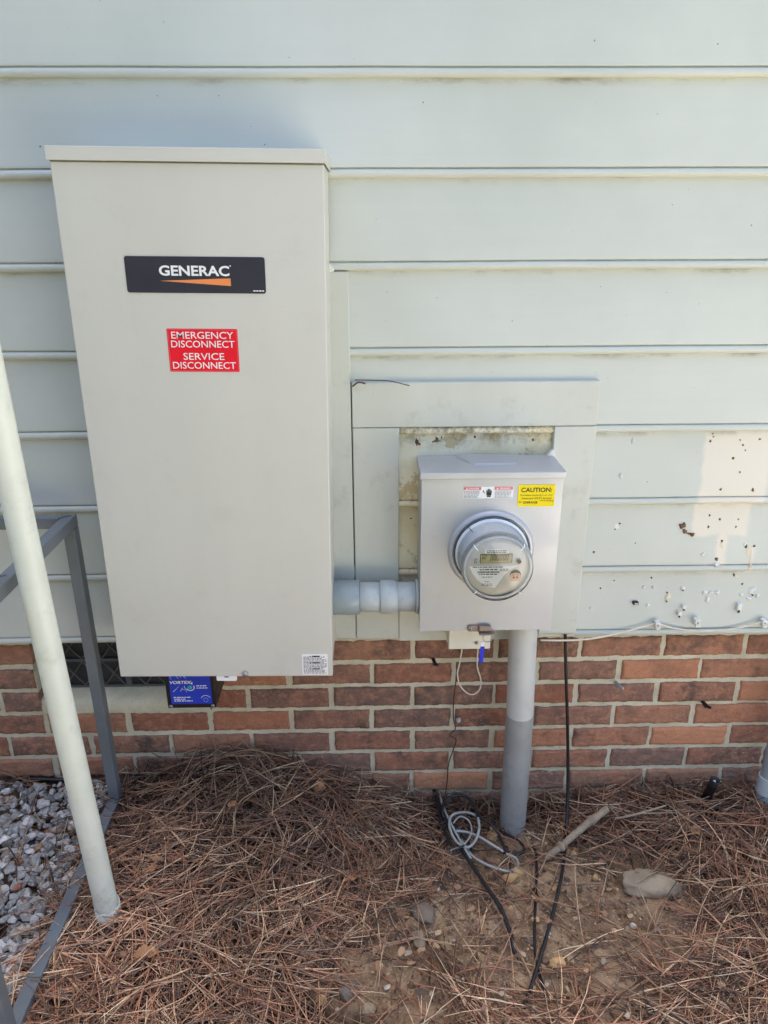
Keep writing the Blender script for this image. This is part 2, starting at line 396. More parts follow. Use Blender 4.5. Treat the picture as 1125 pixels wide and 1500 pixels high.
def text(name, body, xc, zc, w, hgt, y, mat, parent, bold=0.0, slant=0.0, spacing=1.0):
    """lettering facing the viewer, fitted to w x hgt round (xc, zc) on the plane y"""
    cu = bpy.data.curves.new(name, 'FONT'); cu.body = body; cu.align_x = 'CENTER'; cu.offset = bold; cu.shear = slant
    cu.space_line = .92; cu.space_character = spacing; cu.resolution_u = 3
    to = bpy.data.objects.new(name, cu); COL.objects.link(to)
    dg = bpy.context.evaluated_depsgraph_get(); me = bpy.data.meshes.new_from_object(to.evaluated_get(dg))
    bpy.data.objects.remove(to)
    n = len(me.vertices); co = np.zeros(n*3, np.float32); me.vertices.foreach_get('co', co); co = co.reshape(-1, 3)
    lo, hi = co.min(0), co.max(0); sx, sz = w/(hi[0]-lo[0]), hgt/(hi[1]-lo[1])
    org = world_loc(parent); out = np.zeros_like(co)
    out[:, 0] = xc+(co[:, 0]-(lo[0]+hi[0])/2)*sx-org.x; out[:, 1] = y-org.y; out[:, 2] = zc+(co[:, 1]-(lo[1]+hi[1])/2)*sz+ZC-org.z
    me.vertices.foreach_set('co', out.ravel()); me.update()
    me.materials.clear(); me.materials.append(MAT[mat])
    o = bpy.data.objects.new(name, me); COL.objects.link(o); o.parent = parent; return o
def fine_print(name, x0, x1, z0, z1, y, rows, mat, parent, th=.45, seed=1):
    """rows of illegible fine print: short broken dashes"""
    rd = random.Random(seed); m = MB(); p = (z1-z0)/rows
    for i in range(rows):
        z = z1-p*(i+.5); x = x0; end = x1-rd.random()*(x1-x0)*.25
        while x < end:
            w = rd.uniform(.6, 2.2)*p; m.rrect(x, min(x+w, x1), z-p*th/2, z+p*th/2, y, y+.0001, p*th*.2, 1); x += w+p*.35
    return m.build(name, mat, parent)
def screw(x, z, y, r, mat, parent, name='screw'):
    m = MB(); m.lathe((x, y, z), (0, -1, 0), [(0, r), (.4*r, r), (.75*r, r*.75), (.8*r, 0.0001)], 18)
    o = m.build(name, mat, parent); s = MB(); s.box(x-r*.7, x+r*.7, y-.84*r, y-.72*r, z-r*.13, z+r*.13)
    s.box(x-r*.13, x+r*.13, y-.85*r, y-.73*r, z-r*.7, z+r*.7); s.build('slot', 'gap', o); return o
def disc(m, x, z, y0, y1, r, n=32):
    return m.poly([(x+r*math.cos(2*math.pi*k/n), z+r*math.sin(2*math.pi*k/n)) for k in range(n)], y0, y1)

# ------------------------------------------------------------------ ground
def axis(lo, hi, step, far, grow=1.35):
    a = list(np.arange(lo, hi+1e-6, step)); s = step; x = lo; L = []
    while x > -far: s *= grow; x -= s; L.append(x)
    s = step; x = a[-1]; Rr = []
    while x < far: s *= grow; x += s; Rr.append(x)
    return np.array(L[::-1]+a+Rr)
gx, gy = axis(-1.3, 1.3, .007, 90), axis(-1.05, .06, .007, 90)
GX, GY = np.meshgrid(gx, gy)
near = sstep(3.5, 1.5, np.abs(GX))*sstep(-3.2, -1.2, GY)
GZ = np.where(near > 0, lerp(-1.42, h0(GX, np.minimum(GY, 0)), near), -1.42)
GZ = GZ + near*(.010*fbm(GX, GY, 14, 3)+.016*fbm(GX, GY, 42, 3))
nx, ny = len(gx), len(gy)
idx = np.arange(nx*ny).reshape(ny, nx)
FQ = np.stack([idx[:-1, :-1], idx[:-1, 1:], idx[1:, 1:], idx[1:, :-1]], -1).reshape(-1, 4)
ground = npmesh('ground', np.stack([GX, GY, GZ], -1).reshape(-1, 3), FQ, 'soil', smooth=True); ground['kind'] = 'structure'
dr = MB(); dr.box(.62, 9, -4.6, -.86, -1.5, -1.405, .01); o = dr.build('bounce_walkway', 'concrete'); o['kind'] = 'structure'  # unseen pale slab, added to bounce sunlight up onto the wall

# ------------------------------------------------------------------ the house and its wall
house = thing('house', (0, .1, -1.42), 'house wall of pale grey green beaded siding over a red brick base', 'house')
m = MB(); XL, XR = -7.0, 7.0
xs = [XL, -4, -2.6]+list(np.arange(-1.8, 1.81, .15))+[2.6, 4, XR]
NB = 8
for i in range(-11, NB):
    zb = SB0-SBP*i
    prof = [(.016, zb), (-.006, zb)]
    for k in range(0, 9):                                   # the half round bead
        a = R(-90-180*k/8); prof.append((-.0065+.0072*math.cos(a)*1.05, zb+.0078+.0078*math.sin(a)))
    prof += [(-.0052, zb+.0158), (-.0052, zb+.0172), (-.0105, zb+.0186), (-.0108, zb+.022), (-.0095, zb+.04), (-.0005, zb+SBP+.006)]
    V = []; rd = random.Random(100+i); j1 = [rd.uniform(-.0006, .0006) for x in xs]; j2 = [rd.uniform(-.0005, .0005) for x in xs]
    drop = {3: .003, 4: .004, 5: .004, 6: .004}.get(i, 0)
    for q, x in enumerate(xs):
        for (y, z) in prof: V.append((x, y+j2[q], z+j1[q]-drop*float(sstep(-.2, -.5, x))))
    n = len(prof)
    m.add(V, [(a*n+b, a*n+b+1, (a+1)*n+b+1, (a+1)*n+b) for a in range(len(xs)-1) for b in range(n-1)])
m.build('siding', 'siding', house)
# ---- body behind, roof and eaves, unseen and added to keep the sun off this wall
m = MB(); m.box(XL, XR, .10, .3, -1.7, 2.08); m.box(XL, XL+.2, .3, 7, -1.7, 2.08); m.box(XR-.2, XR, .3, 7, -1.7, 2.08); m.box(XL, XR, 7, 7.2, -1.7, 2.08)
m.build('wall_body', 'trim', house)
m = MB(); ey = -.05; m.box(XL-.3, XR+.3, ey, .12, 2.081, 2.10); m.box(XL-.3, XR+.3, ey-.02, ey, 2.06, 2.24); m.build('unseen_eave', 'trim', house)
m = MB(); P = [(ey-.04, 2.25), (3.6, 4.25), (7.6, 2.25), (7.6, 2.16), (3.6, 4.14), (ey-.04, 2.17)]
V = [(x, y, z) for x in (XL-.35, XR+.35) for y, z in P]
m.add(V, [(0, 1, 7, 6), (1, 2, 8, 7), (2, 3, 9, 8), (3, 4, 10, 9), (4, 5, 11, 10), (5, 0, 6, 11), (0, 5, 4, 1), (1, 4, 3, 2), (6, 7, 10, 11), (7, 8, 9, 10)])
m.build('unseen_roof', 'unseen_roof', house)
# ---- brick base: every brick a rough little block in one mesh, mortar behind
YB = .018; BZ0, BC, BX0, BL = -.97797, .066332, .09814, .2032
OPX0, OPX1, OPZ0 = BX0-4.5*BL-.0046, BX0-2.5*BL+.0046, -1.110
J = .0115
BV = []; BF = []; BT = []; nv = 0
NX, NZ = 44, 14
for r in range(0, 9):
    zt = BZ0+BC*(1-r)-J/2; zbm = BZ0-BC*r+J/2
    for k in range(-16, 17):
        off = 0 if r % 2 == 0 else .5
        xa = BX0+BL*(k+off)+J/2+random.uniform(-.0022, .0022); xb = BX0+BL*(k+1+off)-J/2+random.uniform(-.0022, .0022)
        spans = [(xa, xb)]
        if r <= 2:
            if xb > OPX0 and xa < OPX1:
                spans = []
                if xa < OPX0-.02: spans.append((xa, OPX0))
                if xb > OPX1+.02: spans.append((OPX1, xb))
        for (a, b) in spans:
            tl = random.uniform(-.0016, .0016); dz0 = random.uniform(-.0013, .0013); dz1 = random.uniform(-.0013, .0013); dy = random.uniform(-.0018, .0018)
            tint = (random.random(), random.random()**1.1, random.random())
            u = np.linspace(0, 1, NX); w = np.linspace(0, 1, NZ)
            U, Wv = np.meshgrid(u, w)
            X = a+(b-a)*U; Z = (zbm+dz0)+(zt+dz1-zbm-dz0)*Wv+tl*(U-.5)
            ex = np.minimum(U, 1-U)*(b-a); ez = np.minimum(Wv, 1-Wv)*(zt-zbm)
            e = np.minimum(ex, ez)
            s1 = random.uniform(0, 90)
            rough = .0022*fbm(X*1.0+s1, Z+s1, 45, 3)+.0024*fbm(X+s1, Z, 150, 2)
            edge_n = .0030*fbm(X+s1, Z*1.0+3, 70, 3)
            Y = YB+dy+rough+.0042*np.exp(-e/.0022)
            inx = np.where(U < .5, 1, -1)*np.exp(-ex/.003); inz = np.where(Wv < .5, 1, -1)*np.exp(-ez/.003)
            X = X+inx*(edge_n+.0004); Z = Z+inz*(edge_n+.0004)
            ring = [(j, 0) for j in range(NZ)]+[(NZ-1, i) for i in range(1, NX)]+[(j, NX-1) for j in range(NZ-2, -1, -1)]+[(0, i) for i in range(NX-2, 0, -1)]
            fr = np.stack([X, Y, Z], -1).reshape(-1, 3)
            bk = np.array([(X[j, i], YB+.07, Z[j, i]) for j, i in ring])
            ii = np.arange(NX*NZ).reshape(NZ, NX)+nv
            f = np.stack([ii[:-1, :-1], ii[:-1, 1:], ii[1:, 1:], ii[1:, :-1]], -1).reshape(-1, 4)
            ri = np.array([ii[j, i] for j, i in ring]); bi = nv+NX*NZ+np.arange(len(ring))
            f2 = np.stack([ri, np.roll(ri, -1), np.roll(bi, -1), bi], -1)
            BV += [fr, bk]; BF += [f, f2]; BT.append(np.tile(tint, (len(fr)+len(bk), 1))); nv += len(fr)+len(bk)
bo = npmesh('brick_foundation', np.concatenate(BV)-np.array([0, .1, -1.42+ZC]), np.concatenate(BF), 'brick', np.concatenate(BT), smooth=True); bo.parent = house
# mortar sheet with a rough face (left open at the vent)
def sheet(m, x0, x1, z0, z1, y, st=.006, amp=.0022, s=60):
    nx_, nz_ = max(2, int((x1-x0)/st)), max(2, int((z1-z0)/st)); X, Z = np.meshgrid(np.linspace(x0, x1, nx_), np.linspace(z0, z1, nz_))
    Y = y+amp*fbm(X+7, Z+3, s, 3); V = np.stack([X, Y, Z], -1).reshape(-1, 3).tolist(); ii = np.arange(nx_*nz_).reshape(nz_, nx_)
    m.add(V, np.stack([ii[:-1, :-1], ii[:-1, 1:], ii[1:, 1:], ii[1:, :-1]], -1).reshape(-1, 4).tolist(), True)
m = MB(); my = YB+.0062
sheet(m, -1.4, OPX0-.002, OPZ0, -.902, my); sheet(m, OPX1+.002, 1.6, OPZ0, -.902, my); sheet(m, -1.4, 1.6, -1.52, OPZ0, my)
m.box(-3.2, -1.4, my, .09, -1.5, -.9); m.box(1.6, 3.4, my, .09, -1.5, -.9)
m.box(XL, -3.2, my-.008, .09, -1.5, -.9); m.box(3.4, XR, my-.008, .09, -1.5, -.9)
m.add([(OPX0-.002, my, OPZ0), (OPX0-.002, .1, OPZ0), (OPX0-.002, .1, -.9), (OPX0-.002, my, -.9)], [(0, 1, 2, 3)])
m.add([(OPX1+.002, my, OPZ0), (OPX1+.002, .1, OPZ0), (OPX1+.002, .1, -.9), (OPX1+.002, my, -.9)], [(3, 2, 1, 0)])
m.build('mortar', 'mortar', house)
m = MB()
n = 40; xx = np.linspace(OPX0, OPX1, n); V = []
for x in xx:
    e1 = .003*float(vnoise(x*60, 2)); e2 = .004*float(vnoise(x*45, 9))
    V += [(x, YB+.004+e1, -1.112), (x, YB+.003+e1, -1.098+e2), (x, YB+.010+e2, -1.076+e2), (x, .09, -1.060+e1*.4)]
m.add(V, [(a*4+b, (a+1)*4+b, (a+1)*4+b+1, a*4+b+1) for a in range(n-1) for b in range(3)], True)
m.build('vent_sill', 'mortar', house)
# ---- foundation vent: two lattice panels over a screen
vent = MB(); vy = .062
vent.box(OPX0, OPX1, vy, vy+.006, -.99, -.982); vent.box(OPX0, OPX1, vy, vy+.008, -1.064, -1.058); vent.box(OPX0, OPX1, vy, vy+.008, -.916, -.908)
xd = at(189, 1000, vy).x; vent.box(xd-.006, xd+.006, vy-.002, vy+.008, -1.06, -.91)
for z0, z1 in ((-1.058, -.99), (-.982, -.914)):
    x = OPX0-.05
    while x < OPX1:
        for s in (1, -1):
            xa, xb = (x, x+.05) if s > 0 else (x+.05, x)
            if min(xa, xb) > OPX0-.01 and max(xa, xb) < OPX1+.01:
                d = Vector((xb-xa, 0, z1-z0)).normalized(); nn = Vector((-d.z, 0, d.x))*.0016; A = Vector((xa, vy, z0)); B = Vector((xb, vy, z1)); yy = Vector((0, .0055+.0006*s, 0)); fy = Vector((0, .0008*s, 0))
                vent.add([A-nn+fy, A+nn+fy, B+nn+fy, B-nn+fy, A-nn+yy, A+nn+yy, B+nn+yy, B-nn+yy], [(0, 3, 2, 1), (0, 1, 5, 4), (1, 2, 6, 5), (2, 3, 7, 6), (3, 0, 4, 7), (4, 5, 6, 7)])
        x += .05
vo = vent.build('foundation_vent', 'lattice', house)
t = NT('vent_screen'); cx = t.N('SeparateXYZ'); t.put(cx.inputs[0], t.geo())
g1 = t.math('ABSOLUTE', t.math('SUBTRACT', t.math('FRACT', t.math('MULTIPLY', cx.outputs[0], 330)), .5)); g2 = t.math('ABSOLUTE', t.math('SUBTRACT', t.math('FRACT', t.math('MULTIPLY', cx.outputs[2], 330)), .5))
MAT['screen'] = t.done(t.mix(t.ramp(t.math('MAXIMUM', g1, g2), .34, .42), S(24, 24, 24), S(84, 84, 82)), .8, .0, t.bump(t.noise(40, 3), .4, .004))
m = MB(); m.add([(OPX0, .072, -1.062), (OPX1, .072, -1.062), (OPX1, .072, -.905), (OPX0, .072, -.905)], [(0, 1, 2, 3)]); m.build('screen', 'screen', vo)
# ---- trim boards round the meter
TY = -.0185
def board(x0, x1, z0, z1, y=TY, tilt=0, mat='trim'):
    m = MB(); m.box(x0, x1, y, .002, z0, z1, .0018, 2); return m.build('trim_board', mat, house)
board(-.112, -.0395, -.888, -.070, -.0166)
board(-.0372, .4775, -.3815, -.2875, TY)
board(-.0372, .0608, -.889, -.3828, TY+.001)
board(.3895, .4785, -.884, -.3828, TY+.0007)
board(.0622, .3860, -.897, -.8135, TY+.0018)
m = MB(); m.box(.3905, .4775, TY+.003, .001, -.8905, -.8842, .001); m.build('bare_board_end', 'raw_wood', house)
# dark line for the gap beside the trim and a vine root on top
m = MB(); m.tube([(-.0385, TY+.002, -.286), (-.0385, TY+.002, -.5), (-.039, TY+.002, -.70)], .0008, 6); m.build('board_gap', 'gap', house)
m = MB(); P = [at(520, 558, -.026)+Vector((0, 0, .002)), at(545, 557, -.028), at(570, 558, -.028), at(600, 565, -.026)]
m.tube(P, .0011, 6); m.tube([at(517, 566, -.025), at(525, 560, -.030), at(535, 562, -.026)], .0018, 6); vine = m.build('dry_vine_stem', 'wire_brown'); tag(vine, 'thin dry vine stem lying on the top edge of the meter trim board', 'stem')
# caulk smear at the right of the cabinet
m = MB()
cp = [at(479, 385, -.02), at(482, 386, -.02), at(489, 394, -.022), at(489, 398, -.022), at(479, 399, -.02)]
m.poly([(p.x, p.z) for p in cp], -.0190, -.01); m.build('caulk_patch', 'caulk', house)
m = MB(); cp = [at(811, 664, -.04), at(815, 662, -.04), at(816, 672, -.04), at(804, 672, -.04)]
m.poly([(p.x, p.z) for p in cp], -.024, -.01); m.build('caulk_patch', 'caulk', house)

# ---- nail holes, rust spots and filler on the siding
def siding_y(z):
    fr = ((z-(SB0-8*SBP)) % SBP)
    return -.0108+.0103*max(0, (fr-.022))/.143 if fr > .02 else -.0145
def blot(name, u, v, rpx, mat, thick=.0012, seed=0, asp=1.0, ring=False):
    rd = random.Random(seed*7+int(u*13+v)); p = at(u, v, -.005); r = rpx*(.00120 if name == 'nail_hole' else .0015); asp = asp*rd.uniform(.75, 1.5) if name == 'nail_hole' else asp; y = siding_y(p.z)
    n = 14; pts = []
    for k in range(n):
        a = 2*math.pi*k/n; rr = r*rd.uniform(.5, 1.25); pts.append((p.x+rr*math.cos(a), p.z+rr*asp*math.sin(a)))
    m = MB(); A = [(x, y+.0005, z) for x, z in pts]; B = [(lerp(p.x, x, .72), y-thick, lerp(p.z, z, .72)) for x, z in pts]; C = [(p.x, y-thick*1.15, p.z)]
    m.add(A+B+C, [(k, (k+1) % n, n+(k+1) % n, n+k) for k in range(n)]+[(n+k, n+(k+1) % n, 2*n) for k in range(n)], True)
    return m.build(name, mat, house)
HOLES = [(1041, 647, 2.6), (1089, 652, 2.6), (1085, 645, 2.2), (1114, 644, 3.2), (1074, 671, 3), (1083, 691, 2.2), (1054, 716, 3), (1101, 716.5, 3), (1040, 755.5, 2.6), (1055, 761, 2.4), (1037.5, 772, 2.4),
         (1082, 761, 2), (1078, 772, 2.2), (1048, 818, 3.6), (1092, 799, 3.6), (1104, 799, 3.2), (1029, 811, 2.6), (908, 767, 2.4), (901, 775, 2), (869, 808, 2.4), (1045, 636, 2), (1057, 792, 2.4), (955, 847, 1.8), (900, 851, 2.4),
         (1076, 843, 2.6), (1088, 856, 2.4), (611, 647, 4.2), (640, 643, 2.8), (634, 648, 2), (647, 641, 2), (696, 641, 3), (668, 643, 1.8), (781, 645, 3.6), (602, 760, 2), (1092, 660, 2), (880, 862, 2), (947, 705, 1.2), (930, 795, 1.2),
         (567, 428, .9), (660, 520, 1), (640, 436, .9), (750, 470, 1), (800, 505, .9), (720, 545, 1), (880, 420, .9), (985, 300, 1), (1100, 330, .9), (620, 150, 1), (320, 140, .9), (230, 140, .8), (388, 212, 1.1), (60, 215, 1.4), (85, 385, 1), (870, 60, .9), (1050, 65, 1), (565, 470, .9)]
for k, (u, v, r) in enumerate(HOLES): blot('nail_hole', u, v, r, 'hole', .0012, k)
for k, (u, v, r) in enumerate([(1000, 770, 5.5), (1003, 778, 4), (1013, 783, 3)]): blot('mud_daub', u, v, r, 'wasp', .005, k)
for k, (u, v, r, a) in enumerate([(1032, 868, 4.5, 1), (1041, 868, 4.5, .8), (1051, 868, 4, 1), (1036, 878, 4.5, 1.5), (1101, 866, 6, 1.5), (1096, 876, 5, .8), (1109, 872, 3.5, 1.4), (943, 860, 3, 1), (957, 860, 2.6, 1), (1000, 862, 4, .9), (1086, 870, 4, 1), (1028, 811, 3.6, .8), (948, 886, 3.4, 1), (909, 696, 4, 1.3), (928, 646, 4, 1.4), (865, 890, 2.6, 1.2), (1046, 825, 3, 1), (1090, 797, 2.6, 1.4)]):
    blot('filler_dab', u, v, r, 'caulk' if k not in (13, 14) else 'siding', .003 if k < 13 else .002, k+50, a)
for k, (u, v, r, a) in enumerate([(977, 875, 4.5, 1.5)]): blot('filler_dab', u, v, r, 'raw_wood', .003, k+90, a)
def chip(u, v, w, hh, mat, seed):
    rd = random.Random(seed); p = at(u, v, -.005); y = siding_y(p.z); n = 18; w *= .0015; hh *= .0015; pts = []
    for k in range(n):
        a = 2*math.pi*k/n; q = rd.uniform(.35, 1.15); pts.append((p.x+w*q*math.cos(a), p.z+hh*q*math.sin(a)))
    m = MB(); A = [(x, siding_y(z)-.0005, z) for x, z in pts]; m.add(A+[(p.x, y-.0008, p.z)], [(k, (k+1) % n, n) for k in range(n)], True); return m.build('paint_chip', mat, house)
for k, (u, v, w, hh, mt) in enumerate([(1090, 648, 9, 5, 'raw_wood'), (1072, 645, 5, 3, 'raw_wood'), (1114, 645, 5, 5, 'raw_wood'), (1073, 673, 4.5, 4, 'raw_wood'), (1054, 719, 3, 5, 'raw_wood'), (1101, 718, 4, 4, 'raw_wood'), (1048, 823, 6, 5, 'caulk'), (1096, 806, 6, 8, 'raw_wood'), (1012, 782, 8, 3, 'wasp'), (1057, 796, 4, 9, 'raw_wood'),
    (904, 772, 5, 6, 'caulk'), (1097, 822, 2.2, 14, 'raw_wood'), (1046, 640, 4, 3, 'wasp'), (978, 872, 4, 8, 'raw_wood'), (1080, 845, 5, 5, 'raw_wood'), (612, 650, 6, 4, 'wasp'), (640, 646, 7, 3, 'wasp'), (830, 893, 8, 6, 'raw_wood')][:17]): chip(u, v, w, hh, mt, 300+k)
for k, (u, v) in enumerate([(977, 868), (976, 880), (1102, 871), (1000, 864)]): blot('nail_hole', u, v, 1.6, 'hole', .0042, k+70)

# ------------------------------------------------------------------ the big beige cabinet
ROT = R(.8); CX, CZ = -.3037, -.384; HW, HH = .2236, .496; CY = -.180
cab = thing('transfer_switch_cabinet', (CX, 0, CZ), 'tall beige metal electrical cabinet with a black nameplate and a red disconnect sticker', 'electrical cabinet')
X = lambda x: CX+x
Z = lambda z: CZ+z
m = MB(); m.box(CX-HW, CX+HW, CY+.003, -.0135, CZ-HH+.012, CZ+HH, .002, 2); m.build('housing', 'cabinet', cab)
m = MB(); m.box(CX-HW-.0012, CX+HW+.0012, CY, CY+.020, CZ-HH, CZ+HH-.002, .0022, 3); door = m.build('door', 'cabinet', cab)
m = MB(); y0 = CY-.006; m.box(CX-HW-.0045, CX+HW+.0045, y0, -.0135, CZ+HH+.0165, CZ+HH+.0205, .0015, 2)
m.box(CX-HW-.0045, CX+HW+.0045, y0, y0+.002, CZ+HH-.0010, CZ+HH+.018, .0007, 1); m.box(CX-HW-.0045, CX-HW-.0025, y0+.001, -.0135, CZ+HH-.001, CZ+HH+.018, .0007, 1); m.box(CX+HW+.0025, CX+HW+.0045, y0+.001, -.0135, CZ+HH-.001, CZ+HH+.018, .0007, 1)
m.build('lid', 'cabinet', cab)
m = MB(); m.rrect(X(-.1202), X(.1202), Z(.2875), Z(.3477), CY-.0012, CY, .004, 5); pl = m.build('nameplate', 'plate', cab)
text('lettering', 'GENERAC', X(-.002), Z(.3245), .121, .0172, CY-.0016, 'white', pl, .028)
m = MB(); m.poly([(X(-.0622), Z(.3075)), (X(.0600), Z(.2998)), (X(.0598), Z(.3126))], CY-.0016, CY-.0011); m.build('stripe', 'orange', pl)
m = MB(); disc(m, X(.0605), Z(.333), CY-.0016, CY-.0011, .0012, 10); m.build('registered_mark', 'white', pl)
fine_print('fine_print', X(.098), X(.117), Z(.2905), Z(.2935), CY-.0016, 1, 'white', pl, .6, 3)
m = MB(); m.rrect(X(-.059), X(.066), Z(.1505), Z(.2265), CY-.0009, CY, .0015, 3); st = m.build('warning_sticker', 'red', cab)
m = MB()
for a in ((-.0575, .0645, .1518, .1524), (-.0575, .0645, .2246, .2252), (-.0575, -.0569, .1518, .2252), (.0639, .0645, .1518, .2252)): m.box(X(a[0]), X(a[1]), CY-.0013, CY-.0008, Z(a[2]), Z(a[3]))
m.build('sticker_border', 'pink', st)
for s, z, w in (('EMERGENCY', .2153, .110), ('DISCONNECT', .1998, .113), ('SERVICE', .1780, .073), ('DISCONNECT', .1620, .113)):
    text('lettering', s, X(.0035), Z(z), w, .0122, CY-.0013, 'white', st, .003)
m = MB(); m.rrect(X(.1605), X(.2148), Z(-.4915), Z(-.4415), CY-.0008, CY, .001, 2); lb = m.build('small_label', 'white', cab)
fine_print('fine_print', X(.1635), X(.2125), Z(-.4890), Z(-.4465), CY-.0011, 13, 'ink_soft', lb, .5, 5)
for k, z in enumerate((-.4455, -.461, -.4765)):
    m = MB(); m.poly([(X(.176), Z(z-.002)), (X(.1795), Z(z-.002)), (X(.17775), Z(z+.001))], CY-.0012, CY-.0007); m.rrect(X(.182), X(.198), Z(z-.002), Z(z+.0005), CY-.0012, CY-.0007, .0003, 1); m.build('warning_mark', 'ink', lb)
m = MB(); m.rrect(X(-.0225), X(.0205), Z(-.5075), Z(-.4945), CY+.001, CY+.004, .003, 4); hs = m.build('padlock_tab', 'white', cab)
m = MB(); m.rrect(X(-.0058), X(.0038), Z(-.4985), Z(-.4965), CY+.0004, CY+.001, .0009, 3); m.build('padlock_slot', 'gap', hs)
m = MB(); m.lathe((X(.040), CY, Z(-.488)), (0, -1, 0), [(0, .0062), (.004, .0062), (.007, .005), (.0075, .0001)], 20); m.build('knob_screw', 'zinc', cab)
cab.rotation_euler = (0, ROT, 0)

# ------------------------------------------------------------------ meter box and meter
MX0, MX1, MZ0, MZ1, MY = .1030, .3855, -.8055, -.4555, -.130
mbx = thing('meter_box', ((MX0+MX1)/2, 0, MZ0), 'grey steel meter box with a yellow caution sticker, framed by the trim boards', 'meter box')
m = MB(); m.box(MX0, MX1, MY+.002, -.0135, MZ0+.004, MZ1+.004, .0015, 2); m.build('housing', 'steel', mbx)
m = MB()
mc, mcz = .2472, -.6165
N = 64; rin = .079                                                # front cover with its round opening
ring = [(mc+rin*math.cos(2*math.pi*k/N), mcz+rin*math.sin(2*math.pi*k/N)) for k in range(N)]
x0, x1, z0, z1 = MX0-.001, MX1+.001, MZ0, MZ1
def onrect(a):
    c, s = math.cos(a), math.sin(a); t = 1e9
    if c > 1e-9: t = min(t, (x1-mc)/c)
    if c < -1e-9: t = min(t, (x0-mc)/c)
    if s > 1e-9: t = min(t, (z1-mcz)/s)
    if s < -1e-9: t = min(t, (z0-mcz)/s)
    return (mc+c*t, mcz+s*t)
angs = sorted([2*math.pi*k/N for k in range(N)]+[math.atan2(z-mcz, x-mc) % (2*math.pi) for x in (x0, x1) for z in (z0, z1)])
A = [(mc+rin*math.cos(a), MY, mcz+rin*math.sin(a)) for a in angs]; B = [(*onrect(a), MY) for a in angs]; B = [(x, MY, z) for x, z, _ in B]
Cc = [(x, MY+.014, z) for x, _, z in B]; n = len(angs)
m.add(A+B+Cc, [(k, n+k, n+(k+1) % n, (k+1) % n) for k in range(n)]+[(n+k, 2*n+k, 2*n+(k+1) % n, n+(k+1) % n) for k in range(n)])
m.build('front_cover', 'steel', mbx)
m = MB(); lx0, lx1 = MX0-.0045, MX1+.0045
m.box(lx0, lx1, MY-.006, -.0135, MZ1+.0065, MZ1+.0105, .0016, 2); m.box(lx0, lx1, MY-.006, MY-.0035, MZ1-.003, MZ1+.009, .0008, 1); m.box(lx0, lx0+.0025, MY-.005, -.0135, MZ1-.003, MZ1+.009, .0008, 1); m.box(lx1-.0025, lx1, MY-.005, -.0135, MZ1-.003, MZ1+.009, .0008, 1)
hood = m.build('hood', 'steel', mbx)
# oval hub plate on the hood
zt = MZ1+.0105; hp = [(.190, -.016), (.302, -.016), (.309, -.03), (.300, -.074), (.290, -.083), (.214, -.083), (.204, -.074), (.183, -.03)]
m = MB(); n = len(hp); m.add([(x, y, zt+.0032) for x, y in hp]+[(lerp(.245, x, 1.05), lerp(-.05, y, 1.06), zt-.0005) for x, y in hp], [tuple(range(n)), tuple(range(n))[::-1]][:1]+[(k, (k+1) % n, n+(k+1) % n, n+k) for k in range(n)])
m.build('hub_plate', 'steel', hood)
# stickers
def at_m(u, v): p = at(u, v, MY-.001); return p.x, p.z
(ya, yb), (yc, yd) = at_m(760, 711), at_m(813, 742.5)
m = MB(); m.rrect(.2966, .3712, -.5200, -.4735, MY-.0010, MY, .003, 4); ys = m.build('caution_sticker', 'yellow', mbx)
text('lettering', 'CAUTION:', .3335, -.4843, .062, .0098, MY-.0014, 'ink', ys, .018)
for k, (s, w) in enumerate((('Portable inverters or any', .065), ('Generator INLET located', .060))): text('lettering', s, .3340, -.4958-.0062*k, w, .0046, MY-.0014, 'ink_olive', ys, .006)
text('lettering', 'at', .3015, -.5095, .005, .004, MY-.0014, 'ink_olive', ys, .006)
text('lettering', 'GARAGE', .3225, -.5110, .030, .0052, MY-.0014, 'ink', ys, .02, .15)
text('lettering', 'of building', .3555, -.5078, .027, .0046, MY-.0014, 'ink_olive', ys, .006)
m = MB(); m.rrect(.1858, .2862, -.5015, -.4765, MY-.0009, MY, .001, 2); ws = m.build('danger_label', 'white', mbx)
for xa, xb, wd in ((.1864, .2215, 'DANGER'), (.2482, .2856, 'PELIGRO')):
    m = MB(); m.rrect(xa, xb, -.4835, -.4770, MY-.0012, MY-.0008, .0005, 1); hd = m.build('label_header', 'pink', ws)
    text('lettering', wd, (xa+xb)/2+.003, -.4802, .021, .0038, MY-.0015, 'white', hd, .02)
    m = MB(); m.poly([(xa+.004, -.4822), (xa+.0085, -.4822), (xa+.00625, -.4783)], MY-.0015, MY-.0011); m.build('warning_triangle', 'white', hd)
    fine_print('fine_print', xa+.001, xb-.001, -.5008, -.4845, MY-.0012, 6, 'ink_soft', ws, .42, int(xa*999))
m = MB()                                                          # the hand and the spark of the pictogram
hc = .2375
m.rrect(hc-.0042, hc+.0040, -.4985, -.4952, MY-.0012, MY-.0008, .0008, 2); m.rrect(hc-.0052, hc+.0050, -.4948, -.4885, MY-.0012, MY-.0008, .0012, 2)
for k, (dx, t_) in enumerate(((-.0042, -.4838), (-.0013, -.4812), (.0016, -.4818), (.0043, -.4845))): m.rrect(hc+dx-.00115, hc+dx+.00115, -.490, t_, MY-.0012, MY-.0008, .0009, 2)
m.poly([(hc-.0125, -.4835), (hc-.0095, -.4850), (hc-.0108, -.4868), (hc-.0072, -.4905), (hc-.0085, -.4907), (hc-.0130, -.4872), (hc-.0115, -.4856)], MY-.0012, MY-.0008)
m.build('hand_pictogram', 'ink', ws)
m = MB(); m.rrect(.215, .279, -.757, -.741, MY-.0004, MY+.001, .001, 2); m.build('embossed_panel', 'steel', mbx)
